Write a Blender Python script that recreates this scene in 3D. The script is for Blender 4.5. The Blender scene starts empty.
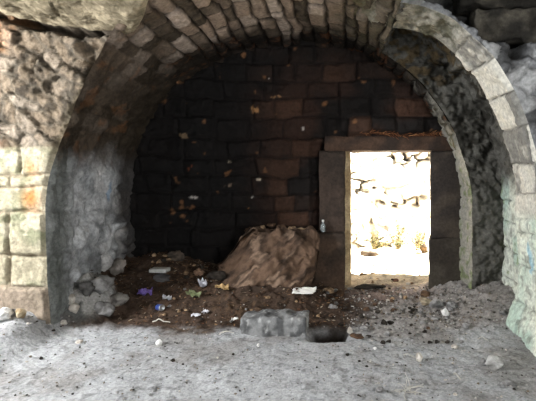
import bpy, bmesh, math, random
import numpy as np
from mathutils import Vector, Matrix, Euler

scene = bpy.context.scene
COL = scene.collection

# ------------------------------------------------------------------ camera, world, lights, exposure
H = 1.5                       # eye height
F = 464.0                     # focal length in pixels for a 536 px wide frame
PX, PY = 335.0, 172.0         # where the view axis (straight along +Y) meets the picture
cam_d = bpy.data.cameras.new('camera')
cam_d.sensor_fit = 'HORIZONTAL'
cam_d.sensor_width = 36.0
cam_d.lens = F / 536.0 * 36.0
cam_d.shift_x = -(PX - 268.0) / 536.0
cam_d.shift_y = -(200.5 - PY) / 536.0
cam_d.clip_start = 0.05
cam = bpy.data.objects.new('camera', cam_d)
cam.location = (0, 0, H)
cam.rotation_euler = (math.radians(90), 0, 0)
COL.objects.link(cam)
scene.camera = cam

world = bpy.data.worlds.new('world')
scene.world = world
world.use_nodes = True
world.node_tree.nodes['Background'].inputs[0].default_value = (0.88, 0.94, 1.0, 1)
world.node_tree.nodes['Background'].inputs[1].default_value = 0.9

sun_d = bpy.data.lights.new('sun', 'SUN')
sun_d.energy = 110.0
sun_d.angle = math.radians(1.0)
sun_d.color = (1.0, 0.97, 0.93)
sun = bpy.data.objects.new('sun', sun_d)
sun.rotation_euler = Vector((0.62, -0.08, 0.78)).to_track_quat('Z', 'Y').to_euler()
COL.objects.link(sun)


def area(name, loc, aim, sx, sy, power, colour):
    d = bpy.data.lights.new(name, 'AREA')
    d.shape = 'RECTANGLE'
    d.size, d.size_y = sx, sy
    d.energy = power
    d.color = colour
    o = bpy.data.objects.new(name, d)
    o.location = loc
    o.rotation_euler = (Vector(loc) - Vector(aim)).to_track_quat('Z', 'Y').to_euler()
    COL.objects.link(o)
    return o


# daylight through the opening on the left of the front room; the second lamp is an added fill for the left wall
area('daylight_left_opening', (-4.9, 2.4, 2.45), (-0.2, 4.2, 0.5), 0.75, 0.75, 440.0, (0.96, 0.98, 1.0))
area('fill_behind_viewer', (2.5, -1.0, 1.8), (-1.6, 5.2, 1.3), 2.0, 2.0, 195.0, (0.98, 0.99, 1.0))

vs = scene.view_settings
vs.view_transform = 'Standard'
vs.look = 'None'
vs.exposure = 0.0
vs.gamma = 1.0
vs.use_curve_mapping = False


# ------------------------------------------------------------------ numeric helpers
def _hash(ix, iy, iz, seed):
    with np.errstate(over='ignore'):
        n = (ix.astype(np.int64) * 374761393 + iy.astype(np.int64) * 668265263
             + iz.astype(np.int64) * 1274126177 + seed * 974711) & 0xFFFFFFFF
        n = ((n ^ (n >> 13)) * 1274126177) & 0xFFFFFFFF
        n = ((n ^ (n >> 16)) * 2246822519) & 0xFFFFFFFF
        n = n ^ (n >> 15)
    return (n & 0xFFFFFF) / float(0xFFFFFF)


def vnoise(x, y, z, seed=0):
    x, y, z = np.broadcast_arrays(np.asarray(x, float), np.asarray(y, float), np.asarray(z, float))
    ix, iy, iz = np.floor(x), np.floor(y), np.floor(z)
    fx, fy, fz = x - ix, y - iy, z - iz
    ux, uy, uz = fx * fx * (3 - 2 * fx), fy * fy * (3 - 2 * fy), fz * fz * (3 - 2 * fz)
    r = 0
    for a in (0, 1):
        for b in (0, 1):
            for c in (0, 1):
                w = (ux if a else 1 - ux) * (uy if b else 1 - uy) * (uz if c else 1 - uz)
                r = r + w * _hash(ix + a, iy + b, iz + c, seed)
    return r * 2 - 1


def fbm(x, y, z, octs=4, seed=0, gain=0.5):
    r, a, t = 0, 1.0, 0
    x, y, z = np.asarray(x, float), np.asarray(y, float), np.asarray(z, float)
    for i in range(octs):
        r = r + a * vnoise(x * 2 ** i, y * 2 ** i, z * 2 ** i, seed + 17 * i)
        t += a
        a *= gain
    return r / t * 1.5


def sstep(a, b, x):
    t = np.clip((np.asarray(x, float) - a) / (b - a), 0, 1)
    return t * t * (3 - 2 * t)


def mix(a, b, t):
    t = np.asarray(t)[..., None]
    return a * (1 - t) + b * t


def lin(*rgb):
    c = np.array(rgb, float) / 255.0
    return np.where(c <= 0.04045, c / 12.92, ((c + 0.055) / 1.055) ** 2.4)


def courses(u, v, rows, lens, seed, warp=0.02, wscale=4.0):
    """Coursed blocks. rows: list of course edges. Returns distance to joint and three random numbers per block."""
    rng = np.random.RandomState(seed)
    uu = u + warp * fbm(u * wscale, v * wscale, 0.3, 2, seed + 1)
    vv = v + warp * fbm(u * wscale, v * wscale, 7.3, 2, seed + 2)
    rows = np.asarray(rows, float)
    idx = np.clip(np.searchsorted(rows, vv) - 1, 0, len(rows) - 2)
    d = np.minimum(vv - rows[idx], rows[idx + 1] - vv)
    out = np.zeros(u.shape + (3,))
    lo, hi = u.min() - 1, u.max() + 1
    for i in range(len(rows) - 1):
        n = int((hi - lo) / lens[0]) + 3
        e = lo + np.concatenate([[0], np.cumsum(rng.uniform(lens[0], lens[1], n))])
        rr = rng.rand(n + 1, 3)
        m = idx == i
        if not m.any():
            continue
        k = np.clip(np.searchsorted(e, uu[m]) - 1, 0, n - 1)
        d[m] = np.minimum(d[m], np.minimum(uu[m] - e[k], e[k + 1] - uu[m]))
        out[m] = rr[k]
    return d, out


def rows_between(a, b, lo, hi, seed):
    rng = np.random.RandomState(seed)
    r = [a]
    while r[-1] < b:
        r.append(r[-1] + rng.uniform(lo, hi))
    return r


def rubble(u, v, size, seed, stretch=1.6, angle=0.0, jitter=0.9, warp=0.4, full=False):
    """Irregular rubble stones. Returns distance to joint in metres and three random numbers per stone."""
    ca, sa = math.cos(angle), math.sin(angle)
    x = (u * ca + v * sa) / (size * stretch)
    y = (-u * sa + v * ca) / size
    x = x + warp * fbm(x, y, 1.1, 3, seed + 5)
    y = y + warp * fbm(x, y, 9.1, 3, seed + 6)
    ix, iy = np.floor(x), np.floor(y)
    f1 = np.full(u.shape, 9.0)
    f2 = np.full(u.shape, 9.0)
    out = np.zeros(u.shape + (3,))
    ox, oy = np.zeros(u.shape), np.zeros(u.shape)
    z = np.zeros_like(ix)
    for a in (-1, 0, 1):
        for b in (-1, 0, 1):
            jx, jy = ix + a, iy + b
            px = jx + 0.5 + jitter * (_hash(jx, jy, z, seed) - 0.5)
            py = jy + 0.5 + jitter * (_hash(jx, jy, z + 1, seed) - 0.5)
            dd = np.hypot(px - x, py - y)
            near = dd < f1
            f2 = np.where(near, f1, np.minimum(f2, dd))
            f1 = np.where(near, dd, f1)
            r = np.stack([_hash(jx, jy, z + k, seed) for k in (2, 3, 4)], -1)
            out = np.where(near[..., None], r, out)
            ox = np.where(near, (x - px) * size * stretch, ox)
            oy = np.where(near, (y - py) * size, oy)
    tilt = (out[..., 1] - 0.5) * ox + (out[..., 2] - 0.5) * oy
    if full:
        return (f2 - f1) * size * 0.6, out, tilt
    return (f2 - f1) * size * 0.6, out


def grit(P, seed, f=17.0):
    """sharp small scale roughness, about -1..1"""
    x, y, z = P[..., 0] * f, P[..., 1] * f, P[..., 2] * f
    a = 1 - 2.6 * np.abs(vnoise(x, y, z, seed))
    b = 1 - 2.6 * np.abs(vnoise(x * 2.1, y * 2.1, z * 2.1, seed + 3))
    return 0.6 * a + 0.4 * b


def world_warp(P, amp=0.03):
    """A slow unevenness shared by every wall so that corners stay closed."""
    x, y, z = P[..., 0], P[..., 1], P[..., 2]
    W = np.stack([fbm(x * 1.7, y * 1.7, z * 1.7, 3, 100 + 31 * k) for k in range(3)], -1)
    return P + amp * W


# ------------------------------------------------------------------ object helpers
def put(o, parent=None):
    COL.objects.link(o)
    if parent is not None:
        o.parent = parent
    return o


def mesh_from(name, V, faces, C, mat, smooth=True):
    me = bpy.data.meshes.new(name)
    V = np.asarray(V, np.float32)
    faces = np.asarray(faces, np.int32)
    k = faces.shape[1]
    me.vertices.add(len(V))
    me.vertices.foreach_set('co', V.ravel())
    me.loops.add(faces.size)
    me.loops.foreach_set('vertex_index', faces.ravel())
    me.polygons.add(len(faces))
    me.polygons.foreach_set('loop_start', np.arange(0, faces.size, k, dtype=np.int32))
    me.polygons.foreach_set('loop_total', np.full(len(faces), k, np.int32))
    me.polygons.foreach_set('use_smooth', np.full(len(faces), smooth, bool))
    me.update(calc_edges=True)
    me.validate()
    a = me.color_attributes.new('Col', 'FLOAT_COLOR', 'POINT')
    c4 = np.ones((len(V), 4), np.float32)
    c4[:, :3] = np.clip(C, 0, 1)
    a.data.foreach_set('color', c4.ravel())
    me.materials.append(mat)
    return me


def grid_faces(nu, nv, keep=None, flip=False, base=0):
    i, j = np.meshgrid(np.arange(nu - 1), np.arange(nv - 1), indexing='ij')
    a = i * nv + j
    q = np.stack([a, a + nv, a + nv + 1, a + 1], -1)
    if flip:
        q = q[..., ::-1]
    q = q.reshape(-1, 4)
    if keep is not None:
        kf = keep[:-1, :-1] & keep[1:, :-1] & keep[:-1, 1:] & keep[1:, 1:]
        q = q[kf.reshape(-1)]
    return q + base


class Shell:
    """Collects displaced grids into one mesh."""
    def __init__(self):
        self.V, self.Fa, self.C, self.n = [], [], [], 0

    def grid(self, u, v, pos, hfun, flip=False, keep=None, fade=None, amp=0.03):
        """pos(U,V)->P,N ; hfun(U,V,P)->height along N, colour ; fade(U,V)->0..1 where relief dies out at edges"""
        U, Vv = np.meshgrid(u, v, indexing='ij')
        P, N = pos(U, Vv)
        h, c = hfun(U, Vv, P)
        if fade is not None:
            h = h * fade(U, Vv)
        Q = world_warp(P, amp) + N * h[..., None]
        k = keep(U, Vv, P) if keep is not None else None
        self.Fa.append(grid_faces(len(u), len(v), k, flip, self.n))
        self.V.append(Q.reshape(-1, 3))
        self.C.append(np.broadcast_to(c, Q.shape).reshape(-1, 3))
        self.n += U.size
        return self

    def build(self, name, mat, kind='structure', parent=None):
        me = mesh_from(name, np.concatenate(self.V), np.concatenate(self.Fa), np.concatenate(self.C), mat)
        o = put(bpy.data.objects.new(name, me), parent)
        if kind:
            o['kind'] = kind
        return o


def rng_steps(a, b, step):
    return np.linspace(a, b, max(2, int(round(abs(b - a) / step)) + 1))


def stone_material(name, rough=0.93, scale=30.0, bump=0.5, var=0.45, dist=0.012, spec=0.15):
    m = bpy.data.materials.new(name)
    m.use_nodes = True
    nt = m.node_tree
    nd, lk = nt.nodes, nt.links
    bs = nd['Principled BSDF']
    bs.inputs['Roughness'].default_value = rough
    bs.inputs['Specular IOR Level'].default_value = spec
    at = nd.new('ShaderNodeAttribute')
    at.attribute_name = 'Col'
    tc = nd.new('ShaderNodeTexCoord')
    n1 = nd.new('ShaderNodeTexNoise')
    n1.inputs['Scale'].default_value = scale
    n1.inputs['Detail'].default_value = 8
    n1.inputs['Roughness'].default_value = 0.65
    lk.new(tc.outputs['Object'], n1.inputs['Vector'])
    mr = nd.new('ShaderNodeMapRange')
    mr.inputs[1].default_value = 0.25
    mr.inputs[2].default_value = 0.75
    mr.inputs[3].default_value = 1 - var
    mr.inputs[4].default_value = 1 + var
    lk.new(n1.outputs['Fac'], mr.inputs[0])
    mx = nd.new('ShaderNodeVectorMath')
    mx.operation = 'SCALE'
    lk.new(at.outputs['Color'], mx.inputs[0])
    lk.new(mr.outputs[0], mx.inputs['Scale'])
    lk.new(mx.outputs[0], bs.inputs['Base Color'])
    n2 = nd.new('ShaderNodeTexNoise')
    n2.inputs['Scale'].default_value = scale * 0.8
    n2.inputs['Detail'].default_value = 10
    n2.inputs['Roughness'].default_value = 0.7
    lk.new(tc.outputs['Object'], n2.inputs['Vector'])
    bp = nd.new('ShaderNodeBump')
    bp.inputs['Strength'].default_value = bump
    bp.inputs['Distance'].default_value = dist
    lk.new(n2.outputs['Fac'], bp.inputs['Height'])
    lk.new(bp.outputs[0], bs.inputs['Normal'])
    return m


M_WALL = stone_material('weathered_masonry', bump=1.0, dist=0.03)
M_SOOT = stone_material('sooted_masonry', rough=0.85, bump=0.7, dist=0.015, spec=0.25)
M_DUST = stone_material('dusty_earth', scale=48, bump=0.9, var=0.45, dist=0.012)
M_ROCK = stone_material('loose_stone', scale=30, bump=0.6, var=0.3)
M_PLANT = stone_material('dry_plant', rough=0.8, scale=60, bump=0.1, var=0.3)


def plain_material(name, rgb, rough=0.6, metallic=0.0, scale=20.0, var=0.12, transmission=0.0):
    m = bpy.data.materials.new(name)
    m.use_nodes = True
    nd, lk = m.node_tree.nodes, m.node_tree.links
    bs = nd['Principled BSDF']
    bs.inputs['Roughness'].default_value = rough
    bs.inputs['Metallic'].default_value = metallic
    bs.inputs['Transmission Weight'].default_value = transmission
    tc = nd.new('ShaderNodeTexCoord')
    n = nd.new('ShaderNodeTexNoise')
    n.inputs['Scale'].default_value = scale
    lk.new(tc.outputs['Object'], n.inputs['Vector'])
    cr = nd.new('ShaderNodeValToRGB')
    c = lin(*rgb)
    cr.color_ramp.elements[0].position = 0.3
    cr.color_ramp.elements[1].position = 0.7
    cr.color_ramp.elements[0].color = tuple(np.clip(c * (1 - var), 0, 1)) + (1,)
    cr.color_ramp.elements[1].color = tuple(np.clip(c * (1 + var), 0, 1)) + (1,)
    lk.new(n.outputs['Fac'], cr.inputs['Fac'])
    lk.new(cr.outputs[0], bs.inputs['Base Color'])
    return m


# ------------------------------------------------------------------ plan of the place (metres)
CX, ZC, R = -0.50, 1.08, 2.10        # barrel vault: axis and radius
YF, YS, YB = 4.20, 5.40, 5.90        # front face, face of the step on the right, back wall
RR = 2.28                            # radius of the front rib on the right
YR0, YR1 = 3.90, 4.50                # its depth
RN = 2.47                            # radius of the hollow between rib and step
DX0, DX1, DZ = 0.13, 1.21, 1.767     # doorway in the back wall


def px_at(px, py, d):
    return Vector(((px - PX) / F * d, d, H - (py - PY) / F * d))


# ------------------------------------------------------------------ floor
def floor_shape(x, y):
    x, y = np.asarray(x, float), np.asarray(y, float)
    inside = 1 - sstep(6.0, 6.3, y)
    z = 0.25 * sstep(4.5, 5.3, y) * (1 - sstep(-0.55, 0.15, x)) * inside
    z = z + 0.24 * np.exp(-((x + 2.15) / 0.55) ** 2 - ((y - 5.75) / 0.4) ** 2)
    z = z + 0.20 * (1 - sstep(-2.78, -2.45, x)) * sstep(3.2, 4.1, y) + 0.04 * (1 - sstep(-2.75, -2.2, x)) * (1 - sstep(4.6, 5.2, y)) * sstep(2.5, 4.0, y)
    z = z + 0.16 * sstep(1.15, 1.9, x) * sstep(3.9, 4.9, y) * inside
    z = z + 0.05 * sstep(0.9, 1.3, x) * sstep(4.8, 5.6, y) * inside
    z = z + 0.30 * np.exp(-((x + 2.52) / 0.26) ** 2 - ((y - 4.72) / 0.30) ** 2)
    # hollow beside the fallen block, deepened to stand in for its cast shadow
    wx, wy = x + 0.04 * fbm(x * 6, y * 6, 1.7, 3, 17), y + 0.05 * fbm(x * 6, y * 6, 5.7, 3, 18)
    z = z - 0.14 * np.exp(-(np.clip(np.abs(wx + 0.07) - 0.12, 0, 9) / 0.06) ** 2
                          - (np.clip(np.abs(wy - 4.25) - 0.09, 0, 9) / 0.06) ** 2)
    return z


def floor_noise(x, y):
    z = 0.030 * fbm(x * 1.3, y * 1.3, 0.5, 4, 11)
    rough = 0.25 + 0.75 * np.maximum(sstep(4.4, 4.7, y + 0.12 * fbm(x * 2, y * 2, 3.3, 2, 61)), sstep(-0.2, 0.5, x) * (0.2 + 0.6 * sstep(4.0, 4.5, y)))
    z = z + rough * 0.026 * fbm(x * 9, y * 9, 0.5, 4, 13) + 0.004 * fbm(x * 24, y * 24, 0.5, 2, 14)
    heap = np.exp(-((x + 2.5) / 0.3) ** 2 - ((y - 4.70) / 0.34) ** 2)
    z = z + heap * 0.10 * fbm(x * 8, y * 8, 0.8, 4, 15)
    z = z + rough * 0.006 * (1 - 2.6 * np.abs(vnoise(x * 21, y * 21, 0.4, 16)))
    d, r = rubble(np.asarray(x, float), np.asarray(y, float), 0.055, 19, 1.2)
    z = z + rough * 0.02 * sstep(0.0, 0.012, d) * (r[..., 0] > 0.62) * r[..., 1]
    return z


def floor_z(x, y):
    x, y = np.atleast_1d(np.asarray(x, float)), np.atleast_1d(np.asarray(y, float))
    return floor_shape(x, y) + floor_noise(x, y)


def on_floor(px, py):
    """The point of the floor seen at a place of the photograph."""
    d = np.arange(2.4, 9.1, 0.01)
    x = (px - PX) / F * d
    z = H - (py - PY) / F * d
    k = np.argmax(floor_shape(x, d) >= z)
    return float(x[k]), float(d[k])


def floor_colour(x, y):
    dust = lin(163, 164, 165)
    dark_dust = lin(138, 136, 134)
    litter = lin(70, 56, 46)
    gravel = lin(138, 133, 129)
    outside = lin(205, 190, 165)
    n1 = fbm(x * 2.1, y * 2.1, 4.2, 4, 41)
    n2 = fbm(x * 11, y * 11, 2.2, 3, 43)
    n3 = fbm(x * 26, y * 26, 2.2, 2, 47)
    c = mix(dust[None, None, :], dark_dust[None, None, :], sstep(-0.1, 0.6, n1 + 0.3 * n2 + 0.25 * sstep(0.3, 1.6, x)))
    g = sstep(4.1, 4.6, y + 0.3 * n1) * sstep(-0.25, 0.15, x)
    c = mix(c, gravel[None, None, :], g)
    lt = sstep(4.24, 4.52, y + 0.10 * n1 + 0.06 * n2) * (1 - sstep(-0.1, 0.5, x + 0.2 * n1 - 0.5 * sstep(4.8, 5.5, y)))
    c = mix(c, litter[None, None, :], lt)
    earth = lin(44, 35, 28)
    c = mix(c, earth[None, None, :], 0.75 * lt * sstep(0.05, 0.45, n2))
    c = mix(c, lin(106, 84, 64)[None, None, :], 0.7 * lt * sstep(0.15, 0.6, n3) * sstep(-0.2, 0.3, n1))
    c = mix(c, lin(150, 132, 124)[None, None, :], 0.7 * sstep(5.2, 5.9, y) * sstep(0.0, 0.3, x) * (1 - sstep(1.0, 1.4, x)))
    c = mix(c, outside[None, None, :], sstep(5.85, 6.4, y + 0.3 * n2))
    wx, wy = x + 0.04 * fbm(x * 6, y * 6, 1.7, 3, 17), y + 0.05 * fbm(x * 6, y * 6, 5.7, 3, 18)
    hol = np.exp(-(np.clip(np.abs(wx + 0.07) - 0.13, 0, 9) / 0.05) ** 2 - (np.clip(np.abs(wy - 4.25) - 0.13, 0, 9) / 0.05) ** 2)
    c = mix(c, lin(34, 28, 23)[None, None, :], hol)  # dark earth of the hollow, also painting in the block's cast shadow
    heap = sstep(0.35, 0.55, np.exp(-((x + 2.52) / 0.30) ** 2 - ((y - 4.70) / 0.34) ** 2) + 0.1 * n2)
    c = mix(c, mix(lin(160, 158, 154)[None, None, :], lin(92, 92, 90)[None, None, :], sstep(-0.2, 0.4, n2 + 0.5 * n3)), heap)
    speck = (n3 > 0.55) * (y < 6)
    c = c * (1 - 0.35 * speck[..., None])
    c = c * (1 + 0.15 * n2[..., None])
    return c


def floor_pos(U, V):
    P = np.stack([U, V, floor_shape(U, V)], -1)
    N = np.zeros_like(P)
    N[..., 2] = 1
    return P, N


sh = Shell()
floor_x = np.concatenate([rng_steps(-5.5, -3.2, 0.08)[:-1], rng_steps(-3.2, 2.1, 0.015)[:-1], rng_steps(2.1, 4.0, 0.08)])
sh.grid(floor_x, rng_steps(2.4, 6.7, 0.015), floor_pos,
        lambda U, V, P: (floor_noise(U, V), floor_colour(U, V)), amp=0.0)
sh.grid(rng_steps(-5.5, 4.0, 0.06), rng_steps(6.7, 9.8, 0.05), floor_pos,
        lambda U, V, P: (floor_noise(U, V), floor_colour(U, V)), amp=0.0)
sh.grid(rng_steps(-5.5, 4.0, 0.1), rng_steps(-2.5, 2.4, 0.1), floor_pos,
        lambda U, V, P: (floor_noise(U, V), floor_colour(U, V)), amp=0.0)
sh.build('floor', M_DUST)


# ------------------------------------------------------------------ barrel vault with its two side walls
S_R = ZC                       # height of the upright part below the springing


def arc_pos(radius):
    def pos(S, Y):
        """S runs up the right wall (below 0), over the arc, down the left wall."""
        th = np.clip(S / radius, 0, math.pi)
        x = CX + radius * np.cos(th)
        z = ZC + radius * np.sin(th)
        z = z + np.minimum(S, 0) - np.maximum(S - math.pi * radius, 0)
        P = np.stack([x, Y, z], -1)
        N = np.stack([-np.cos(th), np.zeros_like(th), -np.sin(th)], -1)
        return P, N
    return pos


ARC = math.pi * R
vault_rows = rows_between(-1.5, ARC + 1.6, 0.12, 0.20, 5)


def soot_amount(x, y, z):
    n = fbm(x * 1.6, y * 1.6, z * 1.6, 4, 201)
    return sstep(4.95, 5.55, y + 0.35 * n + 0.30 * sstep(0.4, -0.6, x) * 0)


def paint_strokes(P, strokes):
    """strokes: ((points), radius) ; returns mask for paint that was sprayed on the wall, in metres"""
    m = np.zeros(P.shape[:-1])
    n = fbm(P[..., 0] * 14, P[..., 1] * 14, P[..., 2] * 14, 3, 777)
    for pts, rad in strokes:
        for a, b in zip(pts[:-1], pts[1:]):
            a, b = np.array(a, float), np.array(b, float)
            ab = b - a
            t = np.clip(((P - a) @ ab) / (ab @ ab), 0, 1)
            d = np.linalg.norm(P - a - t[..., None] * ab, axis=-1)
            m = np.maximum(m, 1 - sstep(rad * 0.5, rad * 1.3, d + 0.5 * rad * n))
    return m


def wl(px, py):
    """point on the left wall"""
    d = (CX - R) * F / (px - PX)
    p = px_at(px, py, d)
    return (p.x, p.y, p.z)


def vault_h(S, Y, P):
    x, y, z = P[..., 0], P[..., 1], P[..., 2]
    dc, rc = courses(Y, S, vault_rows, (0.2, 0.42), 7, 0.022)
    gr = grit(P, 301)
    hc = 0.05 * sstep(0.0, 0.022, dc) + 0.035 * (rc[..., 0] - 0.5) + 0.012 * fbm(x * 9, y * 9, z * 9, 4, 3) + 0.006 * gr
    rough_low = sstep(0.64 * ARC, 0.74 * ARC, S + 0.2 * fbm(x * 3, y * 3, z * 3, 2, 46))
    hc = hc * (1 - 0.75 * rough_low) + rough_low * (0.05 * fbm(x * 5, y * 5, z * 5, 5, 47) + 0.012 * gr)
    # knocked off corners
    hc = hc - 0.03 * sstep(0.35, 0.8, fbm(x * 4, y * 4, z * 4, 3, 23))
    dl, rl, tl = rubble(Y, S, 0.17, 9, 1.5, full=True)
    lump = sstep(1.3, 0.5, z)
    hl = (0.008 + 0.035 * lump) * sstep(0.0, 0.05, dl) + 0.03 * (rl[..., 0] - 0.5) + 0.2 * tl + 0.04 * fbm(x * 4, y * 4, z * 4, 5, 4) + 0.007 * gr
    # ragged quoins next to the front corner
    q = 1 - sstep(4.5, 4.62, y)
    dq, rq = courses(Y, z, [-0.4, 0.18, 0.47, 0.745, 1.13, 1.365, 1.475, 1.74, 2.2, 3.4], (0.42, 0.62), 115, 0.02, 5)
    hl = hl * (1 - q) + q * (0.03 * sstep(0, 0.03, dq) + 0.01 * gr + 0.02 * fbm(x * 7, y * 7, z * 7, 4, 44))
    left = sstep(ARC - 0.75, ARC - 0.35, S + 0.1 * fbm(x * 5, y * 5, z * 5, 2, 8))
    h = hc * (1 - left) + hl * left
    # slit in the left wall
    p = wl(62, 160)
    slit = np.exp(-(np.clip(np.abs(y - p[1]) - 0.022, 0, 9) / 0.012) ** 2 - (np.clip(np.abs(z - p[2]) - 0.085, 0, 9) / 0.02) ** 2) * (x < -1.5)
    h = h - 0.16 * slit
    # colours: pinkish grey voussoirs, soot towards the back, cold grey render on the left wall
    n = fbm(x * 3, y * 3, z * 3, 4, 31)
    nf = fbm(x * 13, y * 13, z * 13, 3, 33)
    brick = mix(lin(158, 138, 120)[None, None, :], lin(82, 72, 60)[None, None, :], sstep(0.3, 0.75, rc[..., 1] + 0.2 * n))
    brick = mix(brick, lin(190, 172, 156)[None, None, :], sstep(0.72, 0.9, rc[..., 2]))
    moss = lin(84, 80, 56)
    brick = mix(brick, moss[None, None, :], 0.85 * sstep(-0.3, 0.3, n + 0.3 * nf) * sstep(3.2, 2.5, S))
    brick = mix(brick, lin(64, 60, 46)[None, None, :], 0.75 * sstep(3.2, 2.4, S))
    joint = 1 - sstep(0.006, 0.022, dc)
    brick = mix(brick, lin(34, 29, 24)[None, None, :], 0.85 * joint * (1 - 0.7 * rough_low))
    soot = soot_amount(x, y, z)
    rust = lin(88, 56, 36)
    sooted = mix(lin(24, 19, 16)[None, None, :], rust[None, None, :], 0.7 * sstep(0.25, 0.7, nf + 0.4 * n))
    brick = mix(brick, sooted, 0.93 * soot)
    lower = sstep(0.60 * ARC, 0.80 * ARC, S)     # left haunch: sooty brown, with the shade there painted in as well
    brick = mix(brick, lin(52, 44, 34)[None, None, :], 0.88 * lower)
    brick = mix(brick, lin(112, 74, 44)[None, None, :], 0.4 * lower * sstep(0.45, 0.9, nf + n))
    render = mix(lin(206, 207, 208)[None, None, :], lin(152, 154, 155)[None, None, :], sstep(-0.2, 0.5, n + 0.4 * nf))
    render = mix(render, lin(218, 214, 210)[None, None, :], 0.6 * sstep(0.55, 0.9, rl[..., 1]) * sstep(4.7, 5.2, y))
    render = mix(render, lin(84, 88, 80)[None, None, :], 0.8 * (1 - sstep(4.34, 4.66, y + 0.1 * n)) * sstep(-0.5, 0.2, n + 0.5))
    jl = 1 - sstep(0.0, 0.03, dl)
    render = mix(render, lin(70, 68, 64)[None, None, :], 0.35 * jl * (0.3 + 0.7 * lump))
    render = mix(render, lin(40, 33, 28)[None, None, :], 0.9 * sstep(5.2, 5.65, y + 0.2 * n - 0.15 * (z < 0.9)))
    c = mix(brick, render, left)
    blue = paint_strokes(P, [([wl(91, 158), wl(95, 150), wl(101, 146)], 0.05), ([wl(103, 176), wl(106, 186), wl(105, 196)], 0.035),
                             ([wl(84, 152), wl(99, 154)], 0.03)])
    c = mix(c, lin(120, 150, 178)[None, None, :], 0.65 * blue)
    # whitish plaster on the narrow reveal on the right
    pl = sstep(1.5, 0.4, S + 0.5 * n + 0.4 * nf)
    plaster = mix(lin(164, 160, 148)[None, None, :], lin(120, 128, 96)[None, None, :], sstep(0.0, 0.5, nf + 0.3 * n))
    c = mix(c, plaster, 0.9 * pl)
    h = h * (1 - 0.6 * pl)
    c = c * (1 + 0.18 * nf[..., None])
    return h, c


def y_start(S):
    th = S / R
    return YF - 0.6 * sstep(math.radians(158), math.radians(105), th)


def shear(base_pos, start):
    """grid in (S, t): t runs 0..1 from the front edge to the back wall"""
    def pos(S, T):
        y0 = start(S)
        return base_pos(S, y0 + (YB + 0.06 - y0) * T)
    return pos


def vault_grid(s0, s1, start, nt, step=0.02, keep=None):
    g = Shell()

    def hf(S, T, P):
        return vault_h(S, P[..., 1], P)

    g.grid(rng_steps(s0, s1, step), np.linspace(0, 1, nt), shear(arc_pos(R), start), hf, flip=True, keep=keep,
           fade=lambda S, T: sstep(0.0, 0.02, T))
    return g


TH_CUT = math.radians(60)
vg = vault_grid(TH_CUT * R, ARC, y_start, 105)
g2 = Shell()
# rim that is left of the vault on the right, beyond the hollow
g2.grid(rng_steps(0.0, TH_CUT * R, 0.02), np.linspace(0, 1, 28), shear(arc_pos(R), lambda S: np.full_like(S, YS)),
        lambda S, T, P: vault_h(S, P[..., 1], P), flip=True, fade=lambda S, T: 0.25 + 0.75 * sstep(0.0, 0.05, T))
off = vg.n
vg.V += g2.V
vg.C += g2.C
vg.Fa += [f + off for f in g2.Fa]
vg.n += g2.n
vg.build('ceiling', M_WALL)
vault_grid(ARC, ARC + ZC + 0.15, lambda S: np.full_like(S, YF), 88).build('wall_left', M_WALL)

g = Shell()
g.grid(rng_steps(-ZC - 0.15, 0.0, 0.02), np.linspace(0, 1, 28), shear(arc_pos(R), lambda S: np.full_like(S, YS)),
       lambda S, T, P: vault_h(S, P[..., 1], P), flip=True, fade=lambda S, T: 0.25 + 0.75 * sstep(0.0, 0.05, T))


# ------------------------------------------------------------------ hollow on the right: step face, side and lid
def hollow_h(U, V, P):
    x, y, z = P[..., 0], P[..., 1], P[..., 2]
    d, r, tl = rubble(x + y * 0.7, z, 0.12, 51, 1.9, full=True)
    h = 0.008 * sstep(0, 0.03, d) + 0.03 * (r[..., 0] - 0.5) + 0.1 * tl + 0.035 * fbm(x * 7, y * 7, z * 7, 5, 53) + 0.03 * fbm(x * 16, y * 16, z * 16, 3, 56) + 0.008 * grit(P, 54)
    # two rough ledges high up
    h = h + 0.10 * np.exp(-((z - 2.68 - 0.03 * fbm(x * 5, 0, 0, 2, 3)) / 0.05) ** 2) + 0.05 * np.exp(-((z - 2.35) / 0.05) ** 2)
    n = fbm(x * 3, y * 3, z * 3, 4, 57)
    nf = fbm(x * 15, y * 15, z * 15, 3, 59)
    c = mix(lin(92, 90, 84)[None, None, :], lin(46, 44, 39)[None, None, :], sstep(-0.3, 0.4, n + 0.7 * nf))
    c = mix(c, lin(74, 78, 58)[None, None, :], 0.5 * sstep(0.1, 0.5, n) * sstep(1.4, 0.4, z))
    c = mix(c, lin(128, 124, 116)[None, None, :], 0.5 * sstep(0.3, 0.7, nf) * sstep(2.2, 0.4, z))
    c = mix(c, lin(98, 82, 56)[None, None, :], 0.6 * sstep(2.3, 2.8, z) * sstep(0.0, 0.4, nf))
    return h, c


# step face in polar coordinates about the vault axis (facing the viewer)
def step_pos(A, T):
    rad = R + T * 0.42
    th = np.maximum(A, 0)
    x = CX + rad * np.cos(th)
    z = ZC + rad * np.sin(th) + np.minimum(A, 0) * R
    P = np.stack([x, np.full_like(x, YS), z], -1)
    N = np.zeros_like(P)
    N[..., 1] = -1
    return P, N


g.grid(rng_steps(-(ZC + 0.15) / R, TH_CUT, 0.006), rng_steps(0, 1, 0.03), step_pos, hollow_h, flip=True,
       fade=lambda A, T: sstep(0.0, 0.08, T))


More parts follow.
